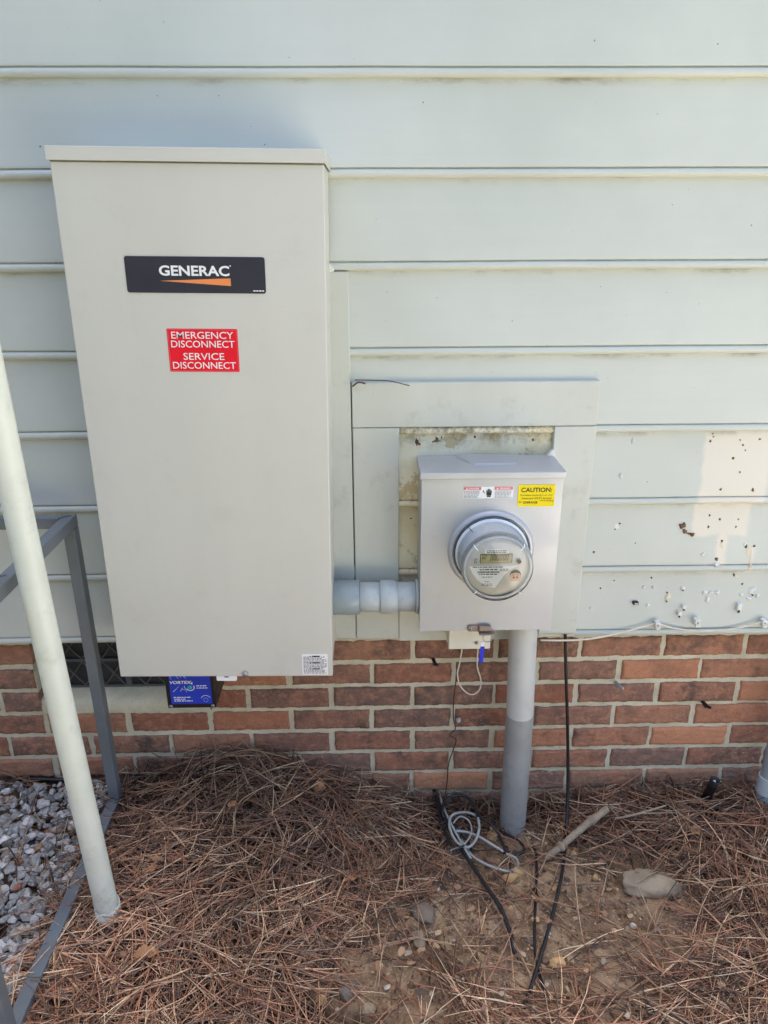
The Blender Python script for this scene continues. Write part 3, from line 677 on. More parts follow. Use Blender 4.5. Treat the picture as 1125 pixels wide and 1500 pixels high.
# latch at the bottom
m = MB(); m.rrect(.205, .2545, -.8060, -.7915, MY-.004, MY-.0005, .0045, 4); m.box(.229, .2555, MY-.010, MY-.004, -.8035, -.7895, .002, 2); m.box(.229, .263, MY-.018, MY-.002, -.8085, -.8050, .0012, 1)
lt = m.build('latch', 'bronze', mbx); screw(.2105, -.7985, MY-.004, .0042, 'zinc', lt, 'rivet')
# raised sealing ring
m = MB(); m.lathe((mc, MY, mcz), (0, -1, 0), [(-.004, .0905), (.002, .0895), (.006, .0875), (.0085, .0845), (.0095, .0815), (.0085, .0795), (.002, .0788), (-.02, .0788)], 72); m.build('sealing_ring', 'steel', mbx)
m = MB(); disc(m, mc, mcz, MY+.012, MY+.016, .0786, 48); m.build('socket_back', 'gap', mbx)
# the meter
MFY = -.2065
mtr = thing('electric_meter', (mc, MY, mcz), 'round electric meter with a digital display under a clear cover', 'electric meter')
m = MB(); m.lathe((mc, 0, mcz), (0, -1, 0), [(.120, .0755), (.142, .0755), (.1445, .0748), (.145, .0722), (.147, .0712), (.196, .0688), (.198, .0672), (.198, .0001)], 72); m.build('housing', 'meter_grey', mtr)
m = MB(); m.lathe((mc, 0, mcz), (0, -1, 0), [(.1385, .0758), (.1400, .0768), (.1415, .0768), (.1425, .0757), (.1420, .0735)], 72); m.build('base_flange', 'gap', mtr)
m = MB(); m.lathe((mc, 0, mcz), (0, -1, 0), [(.150, .0722), (.206, .0708), (.216, .0705), (.2225, .0692), (.2255, .0662), (.2265, .0622), (.2270, .0575), (.2272, .0001)], 72); cv = m.build('clear_cover', 'cover', mtr)
m = MB(); m.lathe((mc, 0, mcz), (0, -1, 0), [(.1995, .0702), (.1995, .0714), (.2035, .0714), (.2035, .0702)], 72); m.build('cover_band', 'zinc', mtr)
m = MB(); m.lathe((mc, 0, mcz), (0, -1, 0), [(.2160, .0694), (.2175, .0662), (.2175, .0634), (.2155, .0629)], 72); m.build('cover_rim', 'meter_grey', mtr)
for a in (46, 134, 228, 312):
    m = MB(); c, s = math.cos(R(a)), math.sin(R(a)); m.tube([(mc+c*.0600, -.2278, mcz+s*.0600), (mc+c*.0680, -.2260, mcz+s*.0680), (mc+c*.0714, -.218, mcz+s*.0714)], .0011, 6); m.build('cover_lug', 'white', mtr)
m = MB(); m.lathe((mc, 0, mcz), (0, -1, 0), [(.198, .0634), (.2105, .0629), (.2115, .0619), (.2118, .0001)], 64); face = m.build('face_plate', 'dial', mtr)
FY = -.2119
def fp(cx_, cy_): return (mc+((cx_/7.5+650)-731)*.00131, mcz-((cy_/7.5+740)-834.5)*.00145)
(la, lt_), (lb_, lb2) = fp(415, 565), fp(765, 657)
m = MB(); m.rrect(la-.0012, lb_+.0012, lb2-.001, lt_+.001, FY-.0012, FY, .001, 2); bz = m.build('display_bezel', 'gap', face)
m = MB(); m.rrect(la, lb_, lb2, lt_, FY-.0016, FY-.0010, .0006, 2); ds = m.build('display', 'lcd', face)
SEG = {'0': 'abcdef', '2': 'abged'}
def digit(m, ch, x, z, w, hh, t, y, sl=.12):
    hx = lambda xx, zz: (xx+(zz-z)*sl, zz)
    q = {'a': (0, hh, w, hh-t), 'g': (0, hh/2+t/2, w, hh/2-t/2), 'd': (0, t, w, 0), 'f': (0, hh, t, hh/2), 'b': (w-t, hh, w, hh/2), 'e': (0, hh/2, t, 0), 'c': (w-t, hh/2, w, 0)}
    for s in SEG[ch]:
        a, b, c, d = q[s]; g = t*.12; P = [hx(x+a+g, z+b-g), hx(x+c-g, z+b-g), hx(x+c-g, z+d+g), hx(x+a+g, z+d+g)]; m.poly(P, y-.0004, y)
m = MB()
for k, ch in enumerate('02'): digit(m, ch, fp(428+27*k, 0)[0], fp(0, 612)[1], .0038, .0086, .0010, FY-.0016)
for k in range(6): digit(m, '0', fp(520+35*k, 0)[0], fp(0, 630)[1], .0050, .0122, .0014, FY-.0016)
m.build('digits', 'ink', ds)
(ta, tb), (tc, td) = fp(458, 510), fp(730, 558)
m = MB(); m.rrect(ta, tc, td, tb, FY-.0009, FY, .001, 2); o = m.build('tag_strip', 'white', face); fine_print('fine_print', ta+.004, tc-.004, td+.001, tb-.001, FY-.0013, 2, 'ink_soft', o, .55, 31)
m = MB(); pts = [fp(*q) for q in ((290, 695), (850, 690), (750, 740), (690, 800), (640, 870), (590, 945), (480, 915), (390, 850), (325, 770))]; m.poly(pts, FY-.0009, FY); o = m.build('paper_label', 'white', face)
for k, (xa, xb, ya_, yb_, rows, mt) in enumerate(((330, 700, 694, 716, 1, 'ink_soft'), (408, 610, 722, 744, 1, 'ink'), (400, 610, 776, 796, 1, 'ink'), (440, 555, 808, 826, 1, 'ink_soft'), (470, 520, 862, 876, 1, 'ink_soft'), (440, 560, 888, 922, 2, 'ink_soft'), (640, 735, 722, 756, 2, 'ink_soft'))):
    a, b = fp(xa, yb_); c, d = fp(xb, ya_); fine_print('fine_print', a, c, b, d, FY-.0013, rows, mt, o, .5, 40+k)
m = MB(); x, zb_ = fp(385, 772); xe, zt_ = fp(630, 752); rd = random.Random(4)
while x < xe: w = rd.choice((.0004, .0007, .0011)); m.box(x, x+w, FY-.0013, FY-.0008, zb_, zt_); x += w+rd.choice((.0004, .0007))
m.build('barcode', 'ink', o)
m = MB(); x, z = fp(362, 640); m.tube([(x-.002, FY-.0006, z-.0055), (x-.002, FY-.0006, z+.003), (x, FY-.0006, z+.0055), (x+.003, FY-.0006, z+.0035)], .0005, 6); m.tube([(x+.001, FY-.0006, z-.005), (x+.001, FY-.0006, z+.001)], .0005, 6); m.build('face_symbol', 'ink', face)
bx, bz_ = fp(848, 640); m = MB(); m.lathe((bx, FY, bz_), (0, -1, 0), [(0, .0062), (.0015, .0062), (.002, .0048), (.0016, .0001)], 24); m.build('button_ring', 'zinc', face)
m = MB(); m.lathe((bx+.0003, FY, bz_-.0003), (0, -1, 0), [(.001, .0042), (.005, .0040), (.006, .003), (.0062, .0001)], 24); m.build('button', 'black', face)
px, pz = fp(818, 812); m = MB(); disc(m, px, pz+.003, FY-.0006, FY, .0110, 28); m.build('port_recess', 'gap', face)
m = MB(); m.poly([(px-.0115, pz-.001), (px-.008, pz-.0095), (px+.008, pz-.0095), (px+.0115, pz-.001), (px+.0085, pz+.0060), (px, pz+.0078), (px-.0085, pz+.0060)], FY-.0022, FY-.0004); po = m.build('optical_port', 'peach', face)
m = MB(); disc(m, px-.0032, pz-.002, FY-.0027, FY-.0022, .0019, 14); disc(m, px+.0036, pz-.002, FY-.0027, FY-.0022, .0019, 14); disc(m, px-.005, pz+.0035, FY-.0026, FY-.0022, .0009, 10); disc(m, px+.005, pz+.0035, FY-.0026, FY-.0022, .0009, 10); m.build('port_lens', 'wire_brown', po)
# two reeds of the meter base seen against the housing
m = MB(); m.tube([(mc-.049, -.143, mcz+.057), (mc-.043, -.165, mcz+.0545)], .0008, 6); m.build('housing_mark', 'gap', mtr)
# blue seal on the latch
seal = thing('meter_seal', (.2505, MY-.014, -.812), 'small blue plastic seal hanging on a wire ring from the meter box latch', 'seal')
sp = at(706, 958, MY-.014)
m = MB(); c0 = Vector((.2480, MY-.014, -.8165)); m.tube([c0+Vector((math.cos(a)*.0105, 0, math.sin(a)*.0095)) for a in np.linspace(0, 2*math.pi, 16)], .0011, 7, False); m.build('wire_ring', 'zinc', seal)
m = MB(); m.box(sp.x-.0035, sp.x+.0035, MY-.0165, MY-.0125, -.8365, -.8255, .001, 1); m.build('clasp', 'white', seal)
m = MB(); m.poly([(sp.x-.0038, -.838), (sp.x+.0045, -.838), (sp.x+.0025, -.876), (sp.x-.0065, -.876)], MY-.017, MY-.0125); m.build('tag', 'blue_seal', seal)

# ------------------------------------------------------------------ conduits
cnd = thing('conduit_link', (0, -.068, -.752), 'short horizontal grey conduit joining the tall cabinet to the meter box', 'conduit')
pz_ = -.7535; py = -.068
def hpipe(name, x0, x1, r, mat, bev=.002, prof=None):
    m = MB(); p = prof or [(0, r*.9), (0, r-bev), (bev, r), (x1-x0-bev, r), (x1-x0, r-bev), (x1-x0, r*.9)]
    m.lathe((x0, py, pz_), (1, 0, 0), p, 40); return m.build(name, mat, cnd)
hpipe('coupling', -.088, -.0275, .0382, 'pvc')
hpipe('pipe', -.0275, .0175, .0332, 'pvc_pale', .0006)
hpipe('coupling', .0175, .056, .0380, 'pvc_pale', prof=[(0, .032), (0, .036), (.002, .038), (.030, .038), (.0355, .0352), (.0385, .0335)])
hpipe('adapter', .056, .0990, .0330, 'pvc_pale', .0006)
hpipe('locknut', .0955, .1028, .0385, 'pvc_pale')
for xg, rg in ((-.0280, .0342), (.0172, .0342), (.0950, .0342)):
    m = MB(); m.lathe((xg, py, pz_), (1, 0, 0), [(0, .03), (0, rg), (.0012, rg), (.0012, .03)], 36); m.build('joint_gap', 'gap', cnd)
trunk = thing('vertical_conduit', (.345, -.072, -1.42), 'upright grey conduit running from the meter box down into the soil', 'conduit')
m = MB(); m.tube([(.3388, -.072, -.79), (.3466, -.072, -1.068)], .0318, 36, True, False); m.build('painted_pipe', 'pvc_paint', trunk)
m = MB(); m.tube([(.3465, -.072, -1.065), (.3490, -.072, -1.5)], .0324, 36, True, False); m.build('bare_pipe', 'pvc_low', trunk)
rc = thing('grey_pipe', (1.04, -.04, -1.42), 'grey pipe with a collar cut by the right edge, standing by the brick', 'pipe')
q = at(1127, 1120, -.045); m = MB(); m.tube([(q.x+.008, -.045, -.9), (q.x+.006, -.045, -1.46)], .021, 24, True, False); m.build('pipe', 'pvc', rc)
q2 = at(1125, 1146, -.045); m = MB(); m.tube([(q.x+.0072, -.045, q2.z+.02), (q.x+.0068, -.045, q2.z-.028)], .0255, 24, True, False); m.build('collar', 'pvc_pale', rc)
# leaning looking but upright painted post at the left
pp = thing('painted_pipe', (-.541, -.40, -1.32), 'tall pale green painted pipe standing in the straw in front of the grey frame', 'pipe')
m = MB(); m.tube([(-.5445, -.400, -1.34), (-.5660, -.400, -.62), (-.5735, -.400, -.18), (-.578, -.400, .3), (-.581, -.400, .95)], .0228, 32); m.build('shaft', 'post', pp); m = MB(); m.tube([(-.581, -.400, .9505), (-.581, -.39, .99), (-.581, -.34, 1.01), (-.581, 0, 1.01)], .0226, 24); m.build('elbow', 'post', pp)
n = 40; V = []
for k in range(n):
    a = 2*math.pi*k/n; V.append((-.5450+.0250*math.cos(a), -.4+.0250*math.sin(a), -1.36))
for k in range(n):
    a = 2*math.pi*k/n; e = .008*float(vnoise(k*.55, 3))+.004*math.sin(a); V.append((-.5450+.0250*math.cos(a), -.4+.0250*math.sin(a), -1.2720+e))
for k in range(n):
    a = 2*math.pi*k/n; e = .008*float(vnoise(k*.55, 3))+.004*math.sin(a); V.append((-.5450+.0220*math.cos(a), -.4+.0220*math.sin(a), -1.2708+e))
m = MB(); m.add(V, [(i*n+k, i*n+(k+1) % n, (i+1)*n+(k+1) % n, (i+1)*n+k) for i in range(2) for k in range(n)], True); m.build('torn_sleeve', 'post_end', pp)

# ------------------------------------------------------------------ slate grey tube frame at the left
fr = thing('metal_frame', (-.95, -.37, -1.31), 'slate grey square tube stand on the gravel at the left', 'metal stand')
TB = .0125; FX0, FX1, FY0, FY1, FZ0, FZ1 = -1.27, -.6300, -.655, -.083, -1.288, -.560
for (x, y) in ((FX1, FY1), (FX1, FY0), (FX0, FY1), (FX0, FY0)):
    m = MB(); m.box(x-TB, x+TB, y-TB, y+TB, FZ0-.03 if x < -1 else FZ0-TB, FZ1-TB-.001, .0022, 2); m.build('leg', 'slate', fr)
def rail(x0, x1, y0, y1, z, sk=(0, 0)):
    m = MB(); m.box(x0, x1, y0, y1, z-TB, z+TB, .0022, 2); return m.build('rail', 'slate', fr)
tr = rail(FX1-TB, FX1+TB, FY0-TB, FY1+TB, FZ1)
rail(FX0+TB, FX1-TB-.001, FY1-TB, FY1+TB, FZ1); rail(FX0+TB, FX1-TB-.001, -.375-TB, -.375+TB, FZ1); rail(FX0+TB, FX1-TB-.001, FY0-TB, FY0+TB, FZ1); rail(FX0-TB, FX0+TB, FY0-TB, FY1+TB, FZ1)
rail(FX1-TB-.0006, FX1+TB+.0006, FY0+TB+.001, FY1-TB-.001, FZ0); rail(FX0-TB, FX0+TB, FY0+TB, FY1-TB, FZ0)
m = MB(); m.box(FX1+.0035-.006, FX1+.0035+.006, FY1+TB-.001, FY1+TB+.0003, FZ1-.009, FZ1+.009); m.build('tube_opening', 'slate_in', tr)
for k, (x, y) in enumerate(((FX1-.006, FY1-.004), (FX1-.010, -.372))):
    m = MB(); m.tube([(x-.012, y-.014, FZ1+TB+.0003), (x, y, FZ1+TB+.0012), (x+.012, y+.006, FZ1+TB+.0003)], [.0012, .0028, .0012], 8); m.build('weld_bead', 'slate', fr)

# ------------------------------------------------------------------ rodent repeller box under the cabinet
vx = thing('repeller_box', (-.4135, -.02, -1.015), 'black plastic box with a blue label peeking out under the tall cabinet', 'repeller box')
VX0, VX1, VY, VZ0, VZ1 = -.4700, -.3600, -.100, -1.0150, -.893
m = MB(); m.box(VX0, VX1, VY, .012, VZ0, VZ1, .0015, 2)
m.build('housing', 'black', vx)
m = MB(); m.rrect(VX0+.0095, VX1-.0075, VZ0+.0115, VZ1-.006, VY-.0007, VY, .0012, 2); vl = m.build('label', 'blue', vx)
LX = lambda c: lerp(VX0+.0095, VX1-.0075, (c-215)/(745-215))       # crop columns / rows of the label in the photograph
LZ = lambda c: -.9275-(c-210)*.0001995
text('lettering', 'VORTEX', (LX(225)+LX(505))/2, LZ(301), LX(505)-LX(225), .0080, VY-.0010, 'white', vl, .03, .2)
text('lettering', 'x', LX(505), LZ(314), .0055, .0058, VY-.0011, 'white', vl, .03, .2)
m = MB()
for a, b in (((255, 425), (345, 345)), ((352, 418), (380, 368)), ((405, 350), (430, 440)), ((372, 385), (415, 405)), ((225, 180), (250, 265)), ((300, 200), (345, 250)), ((355, 205), (378, 240)), ((425, 210), (415, 240)), ((390, 190), (440, 255))):
    A = Vector((LX(a[0]), VY-.0009, LZ(a[1]))); B = Vector((LX(b[0]), VY-.0009, LZ(b[1]))); m.tube([A, B], [.0007, .0002], 5, True, False)
for a0, a1, rr in ((200, 400, .0082),):
    m.tube([(LX(480)+rr*1.1*math.cos(R(a)), VY-.0009, LZ(370)+rr*math.sin(R(a))) for a in range(a0, a1, 12)], .0010, 6, True, False)
m.tube([(LX(665)+.0105*math.cos(R(a)), VY-.0008, LZ(525)+.0090*math.sin(R(a))) for a in range(20, 165, 12)], .0007, 5, True, False)
for a in range(0, 360, 45): m.rrect(LX(665)+.005*math.cos(R(a))-.0006, LX(665)+.005*math.cos(R(a))+.0006, LZ(540)+.005*math.sin(R(a))-.0006, LZ(540)+.005*math.sin(R(a))+.0006, VY-.0010, VY-.0006, .0002, 1)
m.build('rays', 'white', vl)
m = MB(); m.lathe((LX(475), VY-.0004, LZ(372)), (0, -1, 0), [(0, .0058), (.0006, .0054), (.0010, .003), (.0011, .0001)], 20); m.build('globe', 'teal', vl)
fine_print('fine_print', LX(250), LX(470), LZ(512), LZ(490), VY-.0010, 1, 'white', vl, .6, 61); fine_print('fine_print', LX(255), LX(410), LZ(535), LZ(515), VY-.0010, 1, 'white', vl, .6, 62); fine_print('fine_print', LX(255), LX(530), LZ(560), LZ(538), VY-.0010, 1, 'white', vl, .6, 63)
fine_print('fine_print', LX(560), LX(690), LZ(360), LZ(340), VY-.0010, 1, 'white', vl, .6, 64); fine_print('fine_print', LX(560), LX(720), LZ(388), LZ(370), VY-.0010, 1, 'white', vl, .6, 65)
screw(VX0+.0075, VZ0+.0052, VY, .0042, 'zinc', vx); screw(VX1-.0075, VZ0+.0052, VY, .0042, 'zinc', vx)

# ------------------------------------------------------------------ cream interface box and its wires
ib = thing('interface_box', (.21, -.02, -.87), 'small cream plastic box fixed below the meter box', 'junction box')
a, b = at(657, 951.5, -.088), at(719, 932, -.088)
m = MB(); m.box(a.x, b.x, -.088, -.03, a.z, -.8120, .002, 2); m.build('housing', 'cream', ib)
m = MB(); m.box(a.x-.001, b.x+.001, -.055, -.052, a.z-.0008, -.8115, .0006, 1); m.build('seam', 'cream', ib)
s = at(698, 941, -.088); screw(s.x, s.z, -.088, .0042, 'zinc', ib)
def cable(name, pts, r, mat, label, cat='cable', n=9, group=None):
    m = MB(); m.tube(pts, r, n, True, True, 7); o = m.build(name, mat); return tag(o, label, cat, group)
cable('wire_loop', [at(u, v, y) for u, v, y in ((677, 950, -.06), (673, 972, -.05), (670, 988, -.045), (674, 1004, -.042), (684, 1015, -.042), (694, 1017, -.044), (703, 1009, -.046), (704, 994, -.048), (699, 976, -.055), (700, 950, -.065))], .0017, 'wire_cream', 'cream wire hanging in a loop below the small cream box', 'wire')
P = [at(u, v, y) for u, v, y in ((671, 950, -.04), (675, 962, -.02), (670, 985, .006), (665, 1020, .006), (664, 1050, .007), (667, 1068, .006), (659, 1076, .005), (668, 1084, .005), (664, 1098, .006), (657, 1120, .007), (655, 1145, .007), (652, 1165, -.005), (648, 1180, -.02))]
cable('thin_wire', P, .0014, 'wire_brown', 'thin brown wire running down the brick below the small cream box', 'wire')
m = MB(); q = at(672, 1057, .004); m.lathe((q.x, .013, q.z), (0, -1, 0), [(0, .006), (.006, .006), (.010, .004), (.0105, .0001)], 12); o = m.build('wire_staple', 'pvc_pale'); tag(o, 'tiny grey wire clip in the mortar beside the thin brown wire', 'clip', None)
# white cable along the foot of the siding
cable('white_cable', [at(u, v, y) for u, v, y in ((792, 938, -.036), (835, 938, -.037), (870, 935, -.030), (905, 928, -.022), (940, 919, -.020), (962, 914, -.020), (985, 920, -.019), (1020, 924, -.018), (1060, 923, -.018), (1095, 917, -.019), (1120, 911, -.020), (1150, 915, -.02), (1300, 920, -.02))], .0022, 'wire_cream', 'white cable tacked along the lower edge of the siding at the right', 'cable')
CLIPS = [(962, 914, 'white cable clip holding the white cable nearest to the meter trim'), (1020, 910, 'white cable clip on the lowest bead, second from the meter trim'), (1118, 911, 'white cable clip holding the white cable at the right edge of the picture')]
for u, v, lab in CLIPS:
    p = at(u, v, -.02); m = MB(); m.box(p.x-.006, p.x+.006, -.029, -.0135, p.z-.005, p.z+.008, .002, 2); m.box(p.x-.0025, p.x+.0095, -.026, -.0135, p.z-.0135, p.z-.006, .0018, 2)
    c = thing('cable_clip', p, lab, 'cable clip', 'cable clips on the siding'); m.build('clip_body', 'caulk', c)
    m = MB(); m.lathe((p.x, -.029, p.z+.001), (0, -1, 0), [(0, .0025), (.0012, .0022), (.0014, .0001)], 10); m.build('nail_head', 'zinc', c)
for u, v, w, hh, mt, lab in ((933, 886, .0065, .0035, 'black', 'open black cable clip stuck on the lowest siding board'), (997, 901, .0045, .006, 'caulk', 'empty white cable clip on the lowest siding board, lower of a pair'), (1004, 892, .0045, .005, 'caulk', 'empty white cable clip on the lowest siding board, upper of a pair'), (1085, 892, .0055, .010, 'caulk', 'tall white cable clip with a dark foot below the white filler')):
    p = at(u, v, -.02); y = siding_y(p.z); m = MB()
    m.box(p.x-w, p.x+w, y-.009, y+.002, p.z-hh, p.z+hh, .0012, 2); c = thing('empty_clip', p, lab, 'cable clip', 'empty cable clips'); m.build('clip_body', mt, c)
    m = MB()
    if mt == 'black': m.box(p.x-w*.5, p.x+w*.7, y-.0094, y-.008, p.z-hh*.5, p.z+hh*.5, .0002, 1)
    else: m.box(p.x-w*.8, p.x+w*.2, y-.0105, y-.007, p.z-hh-.002, p.z-hh*.55, .0006, 1)
    m.build('clip_slot', 'pvc_pale' if mt == 'black' else 'black', c)
# bolts in the mortar
for u, v, mt, lab in ((906, 1003, 'pvc_low', 'rusty grey bolt stub in the mortar right of the black cable'), (1033, 1031, 'black', 'black broken clip in the mortar at the right of the brick base'), (637, 969, 'black', 'small black plug in the mortar below the meter trim')):
    p = at(u, v, .01); m = MB(); m.tube([(p.x-.003, .02, p.z), (p.x, -.004, p.z+.002), (p.x+.004, -.012, p.z+.004)], [.0045, .004, .0034], 10); m.box(p.x-.006, p.x-.001, -.003, .014, p.z-.004, p.z+.001, .001, 1)
    o = m.build('wall_plug', mt); tag(o, lab, 'wall plug', 'plugs in the brick base')
# cables on the soil
cable('black_cable', [at(828, 930, -.022), at(829, 985, -.026), at(831, 1050, -.032), at(832, 1120, -.042), at(831, 1180, -.07), at(829, 1230, -.13)]+[ground_at(u, v, o_) for u, v, o_ in ((822, 1285, .03), (808, 1345, .02), (792, 1400, .016), (778, 1445, .012), (764, 1485, .004), (756, 1510, -.02))], .0040, 'rubber', 'black cable hanging from the meter trim and running over the soil to the front', 'cable', 10)
cable('black_cable', [ground_at(u, v, o_) for u, v, o_ in ((778, 1232, -.01), (785, 1250, .012), (786, 1280, .012), (784, 1330, .010), (783, 1375, .008), (787, 1415, .006), (796, 1445, .010), (806, 1485, -.01))], .0032, 'rubber', 'thin dusty black cable lying on the soil left of the hanging cable', 'cable', 9)
cable('twin_cable', [ground_at(u, v, o_) for u, v, o_ in ((634, 1150, .03), (642, 1178, .04), (654, 1205, .045), (668, 1230, .04), (688, 1262, .035), (712, 1297, .03), (733, 1330, .024), (746, 1362, .018), (753, 1390, .012), (758, 1415, -.01))], .0050, 'rubber', 'thick black cable coming out of the straw and running down over the bare soil', 'cable', 10)
cable('twin_cable', [ground_at(u, v, o_) for u, v, o_ in ((641, 1148, .03), (648, 1178, .045), (659, 1203, .052), (672, 1228, .046), (690, 1258, .04))], .0030, 'rubber_grey', 'pale stripped wire strapped to the thick black cable', 'wire', 8)
cable('black_loop', [ground_at(u, v, o_) for u, v, o_ in ((655, 1208, .04), (648, 1190, .05), (652, 1174, .06), (668, 1165, .07), (684, 1168, .075), (695, 1182, .07), (700, 1198, .06))], .0036, 'rubber', 'black end of the cable loop arching above the thick cable', 'cable', 9)
cable('grey_loop', [ground_at(u, v, o_) for u, v, o_ in ((700, 1198, .06), (702, 1212, .055), (697, 1230, .05), (686, 1241, .045), (672, 1236, .05), (662, 1222, .05), (658, 1205, .055), (664, 1193, .06), (684, 1190, .055), (700, 1196, .05))], .0033, 'rubber_grey', 'pale grey upper turn of the cable loop left of the upright conduit', 'cable', 9)
cable('black_loop', [ground_at(u, v, o_) for u, v, o_ in ((700, 1196, .05), (718, 1206, .045), (730, 1222, .035), (738, 1240, .03), (739, 1250, .026))], .0034, 'rubber', 'black right turn of the cable loop below the upright conduit', 'cable', 9)
cable('grey_loop', [ground_at(u, v, o_) for u, v, o_ in ((668, 1217, .05), (684, 1219, .045), (702, 1226, .04), (722, 1238, .032), (738, 1248, .026))], .0034, 'rubber_grey', 'pale grey straight length crossing the middle of the cable loop', 'cable', 9)
cable('grey_loop', [ground_at(u, v, o_) for u, v, o_ in ((676, 1230, .03), (690, 1252, .03), (708, 1264, .026), (730, 1273, .022), (748, 1276, .02), (759, 1268, .02), (755, 1257, .022), (742, 1251, .026))], .0033, 'rubber_grey', 'pale grey lowest turn of the cable loop, nearest the bare soil', 'cable', 9)
cable('black_loop', [ground_at(u, v, o_) for u, v, o_ in ((640, 1172, .04), (644, 1195, .045), (652, 1218, .04), (663, 1240, .035), (676, 1250, .03), (690, 1246, .03), (684, 1230, .035), (668, 1212, .045))], .0034, 'rubber', 'black inner turn of the tangle lying under the pale grey loops', 'cable', 9)
cable('black_loop', [ground_at(u, v, o_) for u, v, o_ in ((738, 1240, .028), (752, 1252, .022), (768, 1246, .02), (760, 1232, .02), (742, 1222, .02), (728, 1214, .016))], .0036, 'rubber', 'thin black turn at the right end of the tangle near the upright conduit', 'cable', 8)
cable('pale_wire', [ground_at(u, v, o_) for u, v, o_ in ((756, 1196, .02), (764, 1208, .016), (778, 1222, .012), (796, 1232, .01))], .0012, 'wire_cream', 'thin pale stripped wire at the foot of the upright conduit', 'wire', 7)
cable('pale_wire', [ground_at(u, v, o_) for u, v, o_ in ((660, 1246, .03), (678, 1238, .045), (690, 1222, .05), (688, 1204, .055), (674, 1196, .06), (664, 1206, .055))], .0020, 'rubber_grey', 'thin pale wire wound through the middle of the cable tangle', 'wire', 7)
for u, v, lab in ((653, 1203, 'upper black tie round the cable bundle'), (671, 1243, 'lower black tie round the cable bundle')):
    c = ground_at(u, v, .045); d = ground_at(u+9, v-5, .055); e = ground_at(u-9, v+4, .045)
    m = MB(); m.tube([e, c+Vector((0, -.006, .006)), d], .0024, 8); o = m.build('cable_tie', 'rubber'); tag(o, lab, 'cable tie', 'ties on the cable bundle')
# black hose left along the wall foot
cable('black_hose', [at(20, 1140, .006), at(120, 1143, .004), at(200, 1139, .0), at(262, 1138, -.01), at(300, 1146, -.02)], .0055, 'rubber', 'black hose along the foot of the brick behind the grey frame', 'hose', 9)
# black capped stub at the right
p0, p1 = at(1028, 1180, -.040), at(1048, 1142, -.060)
st = thing('black_pipe_stub', (p0.x, p0.y, -1.40), 'short black pipe stub leaning out of the straw by the brick', 'pipe stub')
ax = (p1-p0).normalized(); L = (p1-p0).length
m = MB(); m.lathe(p0-ax*.03, ax, [(0, .0100), (.02+L*.45, .0100), (.02+L*.45, .0114), (.03+L, .0114), (.0305+L, .0108), (.0305+L, .0088), (.012+L, .0086), (.012+L, .0001)], 28); m.build('tube', 'black', st)
q = p1-ax*.006; m = MB(); m.lathe(q-ax*.008, ax, [(0, .0042), (.006, .0040), (.009, .0025), (.0095, .0001)], 14); m.build('plug', 'white', st)

# ------------------------------------------------------------------ stick, rock, stones, leaves
m = MB(); P = [ground_at(798, 1258, .014), ground_at(822, 1240, .032), ground_at(842, 1222, .042), ground_at(866, 1202, .055), ground_at(890, 1184, .066)]
Q = []; QR = []
for i in range(len(P)-1):
    for k in range(7):
        f = k/7; w_ = i*7+k; Q.append(P[i].lerp(P[i+1], f)+Vector((0, .0016*float(vnoise(w_*.4, 3)), .003*float(vnoise(w_*.35, 8))))); QR.append(lerp(.0074, .0098, w_/28)*(1+.28*float(vnoise(w_*.8, 5))))
Q.append(P[-1]); QR.append(.008); QR[0] = .0045; QR[1] = .0075
m.tube(Q, QR, 12, True, False)

for k in (1, 3):
    m.tube([P[k]-(P[k]-P[k-1])*.12, P[k], P[k]+(P[k]-P[k-1])*.12], [.0105, .0132, .0105], 10)
o = m.build('stick', 'bark'); tag(o, 'pale broken stick lying in the straw right of the hanging cable', 'stick')
def stone(name, c, sz, mat, label, cat='stone', seed=0, rot=0, group=None, flat=.0):
    rd = random.Random(seed); bm = bmesh.new(); bmesh.ops.create_icosphere(bm, subdivisions=4, radius=1)
    cuts = [(Vector((rd.gauss(0, 1), rd.gauss(0, 1), rd.gauss(0, .8))).normalized(), rd.uniform(.55, .9)) for k in range(9)]
    rm = Matrix.Rotation(rot, 4, 'Z')
    for v in bm.verts:
        p = v.co.copy()
        for nn, d in cuts:
            e = p.dot(nn)-d
            if e > 0: p -= nn*e*.85
        k = 1+.08*float(fbm(p.x*2+seed*3.3, p.y*2+p.z*1.7, 1.2, 4))+.07*float(fbm(p.x*3+p.z*2, p.y*3-p.z+seed, 3.5, 4))
        p = Vector((p.x*sz[0], p.y*sz[1], p.z*sz[2]))*k; v.co = rm @ p + Vector(c)
    m = MB(); m.from_bm(bm, None, True); o = m.build(name, mat); return tag(o, label, cat, group)
g = ground_at(957, 1302, .0); stone('rock', g+Vector((0, 0, .014)), (.092, .034, .028), 'rock', 'long pale grey rock half buried at the right of the bare soil', 'rock', 5, -.08)
